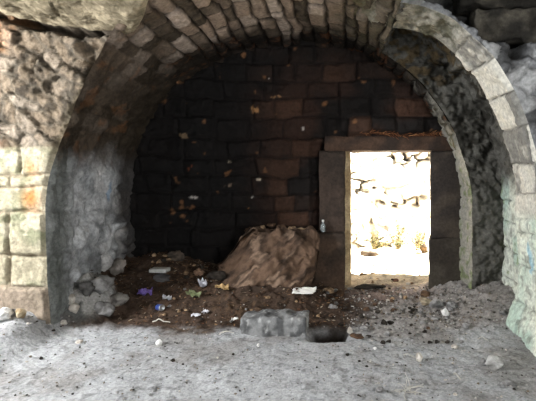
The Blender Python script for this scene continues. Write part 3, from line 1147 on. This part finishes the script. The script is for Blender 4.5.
GREY = ((150, 148, 146), (104, 102, 100))
PALE = ((206, 200, 190), (160, 152, 142))
WHITE = ((232, 230, 226), (188, 186, 182))
TAN = ((168, 142, 112), (112, 92, 72))
BROWN = ((98, 76, 58), (62, 48, 38))
DARK = ((60, 54, 48), (36, 32, 28))

rocks = [
    # name, px, py, w, h, depth, colours, label, seed
    ('stone', 158, 346, .055, .065, .05, WHITE, 'small white stone alone on the dust in front of the litter', 401),
    ('stone', 498, 371, .19, .13, .13, ((176, 174, 170), (128, 126, 122)), 'grey flat-topped stone lying alone on the floor at lower right', 402),
    ('stone', 484, 366, .05, .065, .05, GREY, 'small upright grey stone just left of the flat-topped stone at lower right', 403),
    ('stone', 420, 362, .06, .075, .06, PALE, 'pale knobbly stone on the grey floor below the doorway', 404),
    ('stone', 350, 334, .055, .08, .05, PALE, 'pale stone standing beyond the dark hollow beside the long block', 405),
    ('stone', 357, 340, .13, .05, .09, BROWN, 'flat dark brown stone at the right end of the dark hollow', 406),
    ('stone', 364, 331, .08, .05, .06, GREY, 'grey stone behind the flat brown stone beside the hollow', 407),
    ('stone', 3, 314, .14, .12, .14, WHITE, 'large white stone at the left edge below the front wall', 408, (-2.848, 3.98)),
    ('stone', 13, 306, .11, .06, .09, GREY, 'long grey stone behind the large white stone at the left edge', 409, (-2.824, 4.07)),
    ('stone', 21, 318, .085, .10, .09, ((206, 190, 160), (140, 120, 92)), 'rounded tan stone against the foot of the left front wall', 410, (-2.727, 4.03)),
    ('stone', 2, 301, .06, .05, .06, PALE, 'small pale stone wedged at the left edge above the white stone', 411, (-2.942, 4.10)),
    ('stone', 70, 308, .09, .11, .08, PALE, 'upper pale lump at the foot of the left wall corner', 412),
    ('stone', 72, 318, .10, .10, .09, PALE, 'lower pale lump at the foot of the left wall corner', 413),
    ('stone', 97, 303, .26, .2, .2, GREY, 'upper grey lump in the heap of fallen plaster by the left wall', 414),
    ('stone', 100, 319, .2, .17, .16, GREY, 'front grey lump in the heap of fallen plaster by the left wall', 415),
    ('stone', 117, 311, .18, .15, .16, ((140, 136, 130), (90, 86, 82)), 'right grey lump in the heap of fallen plaster by the left wall', 416),
    ('stone', 84, 308, .15, .16, .14, ((96, 94, 92), (66, 64, 62)), 'dark grey lump between the pale lumps and the plaster heap', 417),
    ('stone', 116, 277, .2, .2, .14, ((150, 142, 136), (104, 98, 92)), 'rounded boulder-like stone at the foot of the left wall', 418),
    ('stone', 329, 293, .13, .08, .10, TAN, 'tan stone at the foot of the left door jamb', 419),
    ('stone', 341, 297, .10, .10, .10, BROWN, 'dark brown stone leaning at the left door jamb', 420),
    ('stone', 350, 292, .07, .05, .06, GREY, 'grey stone just inside the doorway on its left', 421),
    ('flat_stone', 370, 291, .42, .055, .22, DARK, 'flat black oval stone lying in the doorway', 422),
    ('stone', 446, 317, .09, .10, .08, WHITE, 'white stone on the rubble right of the doorway', 423),
    ('stone', 438, 309, .17, .12, .13, GREY, 'grey stone on the rubble at the foot of the right door jamb', 424),
    ('stone', 427, 305, .16, .09, .12, ((178, 164, 140), (126, 114, 96)), 'tan flat stone on the rubble at the foot of the right door jamb', 425),
    ('stone', 453, 309, .12, .10, .10, GREY, 'small grey stone in the corner where jamb meets the plastered reveal', 426),
    ('stone', 436, 322, .09, .05, .07, GREY, 'low grey stone in front of the white stone right of the doorway', 427),
    ('stone', 426, 296, .12, .09, .10, BROWN, 'brown stone against the right side of the doorway opening', 428),
    ('stone', 190, 246, .14, .09, .1, TAN, 'tan stone on top of the litter heap in the back left corner', 429),
    ('stone', 175, 264, .20, .14, .14, ((96, 86, 76), (60, 54, 48)), 'brown grey stone in the litter heap in the back left corner', 430),
    ('stone', 198, 280, .13, .09, .1, ((140, 112, 92), (92, 74, 60)), 'reddish stone at the foot of the litter heap', 431),
    ('stone', 215, 284, .24, .12, .14, DARK, 'dark stone tucked against the left end of the big boulder', 432),
    ('stone', 160, 284, .22, .10, .12, ((92, 90, 90), (64, 62, 62)), 'grey stone under the pale slab near the left wall', 433),
    ('stone', 370, 257, .38, .13, .2, ((74, 66, 58), (40, 35, 30)), 'brown stone lying in the sunny yard beyond the doorway', 434),
    ('stone', 425, 254, .16, .22, .2, ((84, 66, 44), (48, 38, 26)), 'brown stone in the yard half hidden by the right jamb', 435),
    ('stone', 362, 276, .08, .05, .06, TAN, 'larger tan stone on the ground just beyond the doorway', 436),
    ('stone', 396, 282, .09, .05, .06, ((150, 110, 92), (104, 78, 64)), 'reddish stone on the ground just beyond the doorway', 437),
    ('stone', 505, 316, .10, .05, .08, GREY, 'grey stone on the earth slope beside the whitewashed pier', 438),
    ('stone', 455, 348, .06, .04, .05, PALE, 'pale stone on the grey floor in front of the earth slope', 439),
    ('stone', 375, 352, .035, .03, .03, WHITE, 'tiny white stone on the floor below the flat brown stone', 440),
    ('stone', 380, 394, .06, .05, .05, GREY, 'grey stone at the lower edge of the floor near the dry twigs', 441),
    ('stone', 78, 345, .06, .035, .05, PALE, 'pale flat stone on the dust near the left wall corner', 442),
    ('stone', 62, 328, .07, .05, .06, PALE, 'pale stone on the dust just in front of the left wall corner', 443),
    ('stone', 40, 361, .03, .025, .03, DARK, 'tiny dark stone on the dust at lower left', 444),
    ('stone', 172, 361, .04, .03, .03, DARK, 'small dark stone on the dust behind the lower edge, centre left', 445),
    ('stone', 258, 349, .025, .03, .025, WHITE, 'tiny white stone in front of the long block', 446),
    ('stone', 510, 387, .12, .05, .10, GREY, 'low grey stone near the lower right corner', 447),
]
for (nm, px, py, w, h, dep, cols, label, sd, *spot) in rocks:
    rock(nm, px, py, w, h, dep, cols, label, seed=sd, rotz=random.Random(sd).uniform(-0.5, 0.5) if w < .3 else 0.0, sink=0.1 if spot else 0.2, at=spot[0] if spot else None,
         cuts=14 if nm == 'flat_stone' else 9)

# rubble lying on top of the big boulder
for k, (px, py, w, h) in enumerate(((250, 233, .14, .09), (262, 230, .11, .07), (281, 229, .12, .07), (292, 230, .10, .06), (272, 227, .09, .06), (301, 231, .08, .05))):
    q = px_at(px, py, 5.72)
    o = rock('stone', px, py, w, h, .12, TAN if k % 2 else BROWN, 'small broken stone resting on top of the big boulder', seed=460 + k, at=(q.x, q.y), z=q.z,
             group='broken stones on the boulder', rotz=k)

# pebbles: one prototype of each shape, copies share the mesh
pebble_sets = {}
for key, cols in (('grey', GREY), ('pale', PALE), ('dark', DARK), ('tan', TAN), ('brown', BROWN)):
    pebble_sets[key] = [rock_mesh('pebble', 500 + 7 * i + len(key), cols, 8, 2) for i in range(4)]


def scatter(n, box, kinds, smin, smax, label, group, seed, edge=None):
    rd = random.Random(seed)
    c = 0
    while c < n:
        px, py = rd.uniform(box[0], box[2]), rd.uniform(box[1], box[3])
        x, y = on_floor(px, py)
        if edge and not edge(x, y):
            continue
        s = rd.uniform(smin, smax) * rd.uniform(0.7, 1.0)
        o = bpy.data.objects.new('pebble', rd.choice(pebble_sets[rd.choice(kinds)]))
        COL.objects.link(o)
        h = s * rd.uniform(0.4, 0.75)
        o.location = (x, y, float(floor_z(x, y)[0]) - 0.15 * h)
        o.scale = (s, s * rd.uniform(0.6, 1.0), h)
        o.rotation_euler = (0, 0, rd.uniform(0, 6.28))
        tag(o, label, 'pebble', group)
        c += 1


def free(x, y):
    return -2.5 < x < 1.7 and not (-0.95 < x < 0.15 and 4.0 < y < 4.5)


scatter(60, (330, 300, 470, 345), ['grey', 'grey', 'dark', 'grey', 'brown', 'dark'], .03, .09, 'small stone in the grey rubble between the hollow and the right jamb', 'rubble in front of the doorway', 1, free)
scatter(30, (322, 284, 425, 300), ['tan', 'grey', 'brown', 'pale'], .03, .08, 'small stone strewn along the threshold of the doorway', 'stones on the threshold', 2, free)
scatter(26, (352, 256, 420, 284), ['tan', 'tan', 'pale', 'brown'], .03, .08, 'small stone on the pale ground of the yard', 'stones in the yard', 3)
scatter(40, (5, 340, 235, 398), ['grey', 'dark', 'pale', 'grey'], .012, .03, 'tiny pebble on the pale dust in the left half of the foreground', 'pebbles on the dust at left', 4, free)
scatter(45, (300, 348, 525, 398), ['grey', 'pale', 'dark', 'grey'], .012, .035, 'tiny pebble on the grey dust in the right half of the foreground', 'pebbles on the dust at right', 5, free)
scatter(50, (135, 285, 320, 325), ['tan', 'brown', 'brown', 'grey', 'dark'], .025, .06, 'small stone in the brown litter at the back of the recess', 'stones in the litter', 6, free)
scatter(18, (150, 250, 215, 282), ['brown', 'tan', 'dark'], .05, .11, 'broken stone of the heap in the back left corner', 'broken stones of the litter heap', 7, free)
scatter(16, (22, 318, 70, 335), ['grey', 'pale', 'dark'], .02, .04, 'small chip of stone along the foot of the left front wall', 'chips at the left wall foot', 8)


# ------------------------------------------------------------------ rubbish
def join_ribbon(pts, r, sides=6):
    """round bar through points -> V, F"""
    V, Fq = [], []
    pts = [Vector(p) for p in pts]
    for i, p in enumerate(pts):
        t = (pts[min(i + 1, len(pts) - 1)] - pts[max(i - 1, 0)]).normalized()
        a = t.cross(Vector((0.3, 0.1, 1))).normalized()
        b = t.cross(a)
        rad = r if not isinstance(r, (list, tuple)) else r[i]
        for k in range(sides):
            an = 2 * math.pi * k / sides
            V.append(p + a * math.cos(an) * rad + b * math.sin(an) * rad)
    for i in range(len(pts) - 1):
        for k in range(sides):
            k2 = (k + 1) % sides
            Fq.append((i * sides + k, i * sides + k2, (i + 1) * sides + k2, (i + 1) * sides + k))
    return [v[:] for v in V], Fq


def lathe(name, prof, mat, col, parent=None, sides=24):
    V, Fq = [], []
    for (r, z) in prof:
        for k in range(sides):
            a = 2 * math.pi * k / sides
            V.append((r * math.cos(a), r * math.sin(a), z))
    for i in range(len(prof) - 1):
        for k in range(sides):
            k2 = (k + 1) % sides
            Fq.append((i * sides + k, i * sides + k2, (i + 1) * sides + k2, (i + 1) * sides + k))
    me = mesh_from(name, V, Fq, np.broadcast_to(lin(*col), (len(V), 3)), mat)
    return put(bpy.data.objects.new(name, me), parent)


def sheet(name, px, py, w, d, mat, label, cat, seed, crumple=0.01, rotz=0.0, tilt=(0, 0), lift=0.012, thick=0.002, n=14, notch=0.0):
    """a creased sheet with real thickness"""
    x, y = on_floor(px, py)
    U, Vv = np.meshgrid(np.linspace(-.5, .5, n), np.linspace(-.5, .5, n), indexing='ij')
    X = U * w * (1 + 0.12 * fbm(Vv * 3, 0.3, seed, 2, seed))
    Y = Vv * d * (1 + 0.12 * fbm(U * 3, 0.7, seed, 2, seed + 1))
    Z = crumple * fbm(U * 4, Vv * 4, seed * 0.37, 3, seed)
    V = np.concatenate([np.stack([X, Y, Z + thick], -1).reshape(-1, 3), np.stack([X, Y, Z], -1).reshape(-1, 3)])
    f1 = grid_faces(n, n)
    f2 = grid_faces(n, n, flip=True, base=n * n)
    rim = []
    loop = [(i, 0) for i in range(n)] + [(n - 1, j) for j in range(1, n)] + [(i, n - 1) for i in range(n - 2, -1, -1)] + [(0, j) for j in range(n - 2, 0, -1)]
    ids = [i * n + j for i, j in loop]
    for a, b in zip(ids, ids[1:] + ids[:1]):
        rim.append((b, a, a + n * n, b + n * n))
    me = mesh_from(name, V, np.concatenate([f1, f2, np.array(rim)]), np.ones((len(V), 3)), mat)
    o = put(bpy.data.objects.new(name, me))
    o.location = (x, y, float(floor_z(x, y)[0]) + lift)
    o.rotation_euler = (tilt[0], tilt[1], rotz)
    return tag(o, label, cat)


M_PAPER = plain_material('white_paper', (236, 234, 228), 0.8)
M_PURPLE = plain_material('purple_foil', (118, 96, 168), 0.45, scale=60, var=0.5)
M_WHITEPL = plain_material('white_plastic', (190, 190, 196), 0.5)
M_BLUECAN = plain_material('blue_can_paint', (60, 82, 150), 0.35, 0.3)
M_ALU = plain_material('bare_aluminium', (190, 192, 196), 0.35, 0.9)
M_GREEN = plain_material('green_wrapper', (104, 112, 76), 0.6, scale=40, var=0.4)
M_WOOD = plain_material('dry_wood', (176, 164, 144), 0.9, scale=30, var=0.25)
M_PALEWOOD = plain_material('bleached_wood', (172, 168, 158), 0.9, scale=30, var=0.2)
M_GLASS = plain_material('clear_bottle_glass', (214, 222, 222), 0.08, 0.0, transmission=0.75)
M_CAP = plain_material('white_bottle_cap', (216, 214, 208), 0.5)

sheet('paper_sheet', 304, 294, .24, .2, M_PAPER, 'white sheet of paper on the ground in front of the boulder', 'paper', 601, 0.012, -0.1, (0.12, 0), 0.03)
sheet('foil_wrapper', 145, 296, .14, .09, M_PURPLE, 'crumpled purple wrapper in the litter near the left wall', 'wrapper', 602, 0.05, 0.2, (0.5, 0), 0.035)
sheet('plastic_scrap', 167, 303, .085, .06, M_WHITEPL, 'crumpled white plastic scrap in the litter, right of the purple wrapper', 'scrap', 603, 0.05, 0.4, (0.6, 0), 0.03)
sheet('plastic_scrap', 203, 289, .08, .07, M_WHITEPL, 'crumpled white scrap at the foot of the litter heap', 'scrap', 604, 0.08, 0.5, (0.5, -0.4), 0.05)
sheet('green_wrapper', 194, 299, .16, .07, M_GREEN, 'faded green wrapper in the litter', 'wrapper', 605, 0.03, -0.2, (0.2, 0.1), 0.025)
sheet('plastic_scrap', 196, 319, .09, .05, M_WHITEPL, 'flat white scrap at the front edge of the litter', 'scrap', 606, 0.015, 0.1, (0.1, 0), 0.02)
sheet('plastic_scrap', 205, 315, .08, .04, M_WHITEPL, 'narrow white scrap behind the flat scrap at the litter edge', 'scrap', 607, 0.02, -0.5, (0.2, 0), 0.02)
sheet('leaf_scrap', 222, 293, .14, .07, plain_material('tan_card', (176, 146, 100), 0.8), 'tan scrap of card in front of the dark stone by the boulder', 'scrap', 608, 0.03, 0.3, (0.3, 0), 0.025)
sheet('plastic_scrap', 235, 320, .07, .04, M_PAPER, 'pale scrap in the litter just left of the long block', 'scrap', 609, 0.015, 0.3, (0.2, 0), 0.02)

# pale slab near the left wall
x, y = on_floor(158, 281)
sl = block('pale_slab', (x, y + 0.05, float(floor_z(x, y)[0]) + 0.11), (.20, .14, .045), ((190, 190, 186), (150, 150, 146)), M_ROCK, 611, 0.02, 0.01, 0.004, -0.1)
tag(sl, 'pale flat slab lying on a grey stone near the left wall', 'slab')

# crushed drinks can
x, y = on_floor(160, 312)
can = empty('drinks_can', (x, y, float(floor_z(x, y)[0]) + 0.035), 0.9)
can.rotation_euler = (math.radians(80), math.radians(15), 0.7)
b = lathe('body', [(.026, -.055), (.032, -.048), (.032, -.02), (.027, 0.0), (.031, .02), (.032, .048)], M_BLUECAN, (60, 82, 150), can)
b = lathe('lid', [(.032, .048), (.027, .056), (.0265, .054), (.001, .053)], M_ALU, (190, 190, 190), can)
b['label'] = 'bare metal lid'
b = lathe('base', [(.001, -.051), (.02, -.051), (.024, -.057), (.026, -.055)], M_ALU, (190, 190, 190), can)
b['label'] = 'bare metal base'
tag(can, 'crushed blue drinks can lying in the litter', 'can')

# bottle on the ledge of the left jamb
bt = empty('glass_bottle', ((323 - PX) / F * 5.78, 5.78, 0.752))
lathe('body', [(.001, 0), (.028, 0), (.031, .005), (.031, .075), (.026, .092), (.013, .108), (.012, .135), (.010, .135), (.010, .108), (.024, .09), (.028, .072), (.028, .006), (.001, .005)],
      M_GLASS, (210, 220, 220), bt)
b = lathe('cap', [(.001, .152), (.0135, .152), (.0145, .148), (.0145, .128), (.0125, .128)], M_CAP, (216, 214, 208), bt)
b['label'] = 'white cap'
tag(bt, 'small clear bottle standing on the ledge of the left door jamb', 'bottle')


# sticks and twigs
def stick(name, px, py, px2, py2, r, mat, label, cat='stick', lift=0.015, bend=0.02, seed=1):
    x, y = on_floor(px, py)
    u, v = on_floor(px2, py2)
    rd = random.Random(seed)
    pts = []
    for i in range(7):
        t = i / 6
        a, b = x + (u - x) * t, y + (v - y) * t
        pts.append((a + rd.uniform(-1, 1) * bend * 0.3, b + rd.uniform(-1, 1) * bend * 0.3, float(floor_z(a, b)[0]) + lift + bend * math.sin(t * math.pi)))
    V, Fq = join_ribbon(pts, [r * (1 - 0.4 * i / 6) for i in range(7)])
    me = mesh_from(name, V, Fq, np.ones((len(V), 3)), mat)
    o = put(bpy.data.objects.new(name, me))
    return tag(o, label, cat)


stick('stick', 153, 325, 170, 326, .007, M_PALEWOOD, 'pale straight stick in the litter below the blue can', seed=1)
stick('stick', 219, 338, 234, 337, .007, M_PALEWOOD, 'thin pale stick on the dust left of the long block', seed=2)
stick('stick', 207, 251, 196, 256, .012, M_WOOD, 'brown stick poking from the litter heap', lift=0.05, seed=3)
stick('stick', 386, 271, 398, 274, .018, M_WOOD, 'dark stick on the ground of the yard', seed=4)
stick('stick', 403, 357, 418, 362, .0035, M_PALEWOOD, 'thin pale stick beside the pale knobbly stone', seed=5)
stick('stick', 454, 374, 460, 381, .008, M_PALEWOOD, 'short white stick on the dust left of the flat-topped stone', seed=6)
stick('stick', 478, 340, 488, 343, .004, M_PALEWOOD, 'thin pale stick at the foot of the earth slope', seed=7)
tx, ty = on_floor(407, 393)
V, Fq, base = [], [], 0
rd = random.Random(77)
for i in range(16):
    a = rd.uniform(0, 6.28)
    L = rd.uniform(.05, .14)
    pts = [(tx + rd.uniform(-.03, .03), ty + rd.uniform(-.02, .02), float(floor_z(tx, ty)[0]) + 0.005)]
    for k in range(1, 5):
        a += rd.uniform(-.4, .4)
        pts.append((pts[-1][0] + math.cos(a) * L / 4, pts[-1][1] + math.sin(a) * L / 4, pts[-1][2] + rd.uniform(-0.004, .02)))
    v, f = join_ribbon(pts, .0022, 5)
    V += v
    Fq += [tuple(q + base for q in t) for t in f]
    base = len(V)
me = mesh_from('dry_weed', V, Fq, np.ones((len(V), 3)), M_PALEWOOD)
tag(put(bpy.data.objects.new('dry_weed', me)), 'tuft of dry pale twigs on the floor at the lower edge', 'dry weed')


# ------------------------------------------------------------------ uncountable: litter, gravel, straw on the shelf
def leaf_litter():
    rd = random.Random(5)
    V, Fq, C = [], [], []
    n = 0
    while n < 1500:
        x, y = rd.uniform(-2.5, 0.1), rd.uniform(4.45, 5.8)
        if rd.random() > 0.35 + 0.65 * (y - 4.4) or (-1.4 < x < -0.2 and y > 5.25):
            continue
        z = float(FZ(x, y)) + rd.uniform(0.004, 0.02)
        L, w = rd.uniform(.02, .06), rd.uniform(.008, .022)
        a = rd.uniform(0, 6.28)
        e = Euler((rd.uniform(-.5, .5), rd.uniform(-.5, .5), a)).to_matrix()
        b = len(V)
        for (p, q, r) in ((-.5, 0, 0), (0, -.5, .2), (.5, 0, 0), (0, .5, .2)):
            v = e @ Vector((p * L, q * w, r * w))
            V.append((x + v.x, y + v.y, z + v.z))
        Fq.append((b, b + 1, b + 2, b + 3))
        col = rd.choice(((96, 70, 46), (70, 50, 36), (126, 98, 70), (52, 40, 30), (86, 56, 38), (58, 46, 36), (150, 138, 120)))
        C += [lin(*col)] * 4
        n += 1
    me = mesh_from('leaf_litter', V, Fq, np.array(C), M_PLANT, False)
    o = put(bpy.data.objects.new('leaf_litter', me))
    tag(o, 'brown dry leaf and twig litter covering the recess floor before the boulder', 'litter', kind='stuff')


gx, gy = np.arange(-3.2, 2.2, 0.02), np.arange(2.4, 9.2, 0.02)
GZ = floor_z(*[a.ravel() for a in np.meshgrid(gx, gy, indexing='ij')]).reshape(len(gx), len(gy))


def FZ(x, y):
    return GZ[min(max(int((x + 3.2) / 0.02), 0), len(gx) - 1), min(max(int((y - 2.4) / 0.02), 0), len(gy) - 1)]


leaf_litter()


def gravel():
    rd = np.random.RandomState(9)
    base = pebble_sets['grey'][0]
    nv = len(base.vertices)
    bm = bmesh.new()
    bmesh.ops.create_icosphere(bm, subdivisions=1, radius=0.5)
    V0 = np.array([v.co[:] for v in bm.verts])
    F0 = np.array([[v.index for v in f.verts] for f in bm.faces])
    bm.free()
    V, Fq, C, n = [], [], [], 0
    cols = [lin(150, 148, 146), lin(104, 102, 100), lin(60, 56, 52), lin(164, 160, 154), lin(108, 96, 82), lin(84, 80, 76)]
    while n < 2200:
        x, y = rd.uniform(-2.9, 1.75), rd.uniform(2.7, 6.0)
        dens = 0.25 + 0.75 * sstep(4.1, 4.6, y) * sstep(-0.3, 0.3, x)
        if rd.rand() > dens or (x < 0.1 and y > 4.4 and rd.rand() < 0.8) or (-0.95 < x < 0.15 and 4.0 < y < 4.45):
            continue
        s = rd.uniform(.008, .024) * (0.8 + 0.6 * dens)
        Q = V0 * (1 + 0.35 * rd.normal(size=V0.shape) * 0.5) * np.array([1, rd.uniform(.6, 1), rd.uniform(.4, .8)]) * s
        a = rd.uniform(0, 6.28)
        Q = np.stack([Q[:, 0] * np.cos(a) - Q[:, 1] * np.sin(a), Q[:, 0] * np.sin(a) + Q[:, 1] * np.cos(a), Q[:, 2]], -1)
        V.append(Q + np.array([x, y, FZ(x, y) + s * 0.15]))
        Fq.append(F0 + n * len(V0))
        C.append(np.broadcast_to(cols[rd.randint(len(cols))], V0.shape))
        n += 1
    me = mesh_from('gravel', np.concatenate(V), np.concatenate(Fq), np.concatenate(C), M_ROCK, False)
    o = put(bpy.data.objects.new('gravel', me))
    tag(o, 'fine grey gravel spread over the dusty floor', 'gravel', kind='stuff')


gravel()


def straw():
    rd = random.Random(15)
    V, Fq, C, base = [], [], [], 0
    for i in range(160):
        x = rd.uniform(0.3, 1.35)
        p = Vector((x, YB - 0.10 + rd.uniform(-.05, .03), 1.965 + rd.uniform(0, .03) + 0.02 * math.sin(x * 5)))
        a = rd.uniform(-1.1, 1.1)
        L = rd.uniform(.03, .14)
        pts = [p]
        for k in range(3):
            a += rd.uniform(-.4, .4)
            pts.append(pts[-1] + Vector((math.cos(a) * L / 3, rd.uniform(-.015, .012), math.sin(a) * L / 3 * .5)))
        v, f = join_ribbon(pts, .003, 4)
        V += v
        Fq += [tuple(q + base for q in t) for t in f]
        C += [lin(*rd.choice(((112, 70, 44), (76, 48, 32), (150, 108, 72))))] * len(v)
        base = len(V)
    me = mesh_from('straw', V, Fq, np.array(C), M_PLANT)
    o = put(bpy.data.objects.new('straw', me))
    tag(o, 'reddish dry straw and roots on the shelf above the door lintel', 'straw', kind='stuff')


straw()


# ------------------------------------------------------------------ weeds at the foot of the yard wall
def weed(x, y, w, h, seed, label):
    rd = random.Random(seed)
    root = empty('weed_bush', (x, y, float(floor_z(x, y)[0])))
    V, Fq, C, base = [], [], [], 0
    LV, LF, LC = [], [], []
    for i in range(26):
        a = rd.uniform(0, 6.28)
        rr = rd.uniform(0.1, 1) * w * 0.5
        hh = h * rd.uniform(0.5, 1) * (1 - 0.4 * (rr / (w * .5)) ** 2)
        pts = [(0.15 * rr * math.cos(a), 0.15 * rr * math.sin(a), -0.02)]
        for k in range(1, 5):
            t = k / 4
            pts.append((rr * t * math.cos(a) + rd.uniform(-.01, .01), 0.5 * rr * t * math.sin(a), hh * t))
        v, f = join_ribbon(pts, .004, 4)
        V += v
        Fq += [tuple(q + base for q in t) for t in f]
        base = len(V)
        for k in range(14):
            t = rd.uniform(0.2, 1)
            c = Vector((rr * t * math.cos(a), 0.5 * rr * t * math.sin(a), hh * t))
            e = Euler((rd.uniform(-1, 1), rd.uniform(-1, 1), rd.uniform(0, 6.28))).to_matrix()
            L, ww = rd.uniform(.03, .07), rd.uniform(.015, .03)
            b = len(LV)
            for (p, q) in ((0, 0), (.5, -.5), (1, 0), (.5, .5)):
                s = e @ Vector((p * L, q * ww, 0.2 * abs(q) * ww))
                LV.append((c + s)[:])
            LF.append((b, b + 1, b + 2, b + 3))
            LC += [lin(*rd.choice(((66, 72, 44), (50, 58, 34), (86, 82, 58), (72, 64, 46))))] * 4
    o = put(bpy.data.objects.new('stems', mesh_from('stems', V, Fq, np.broadcast_to(lin(150, 136, 96), (len(V), 3)), M_PLANT)), root)
    o = put(bpy.data.objects.new('leaves', mesh_from('leaves', LV, LF, np.array(LC), M_PLANT, False)), root)
    tag(root, label, 'weed')


weed(0.78, 9.0, .6, .45, 1, 'low dry weed at the foot of the yard wall, left of the taller ones')
weed(1.22, 9.0, .6, .62, 2, 'taller green weed at the foot of the yard wall in the middle of the doorway')
weed(1.62, 9.0, .6, .66, 3, 'green weed at the foot of the yard wall near the right jamb')
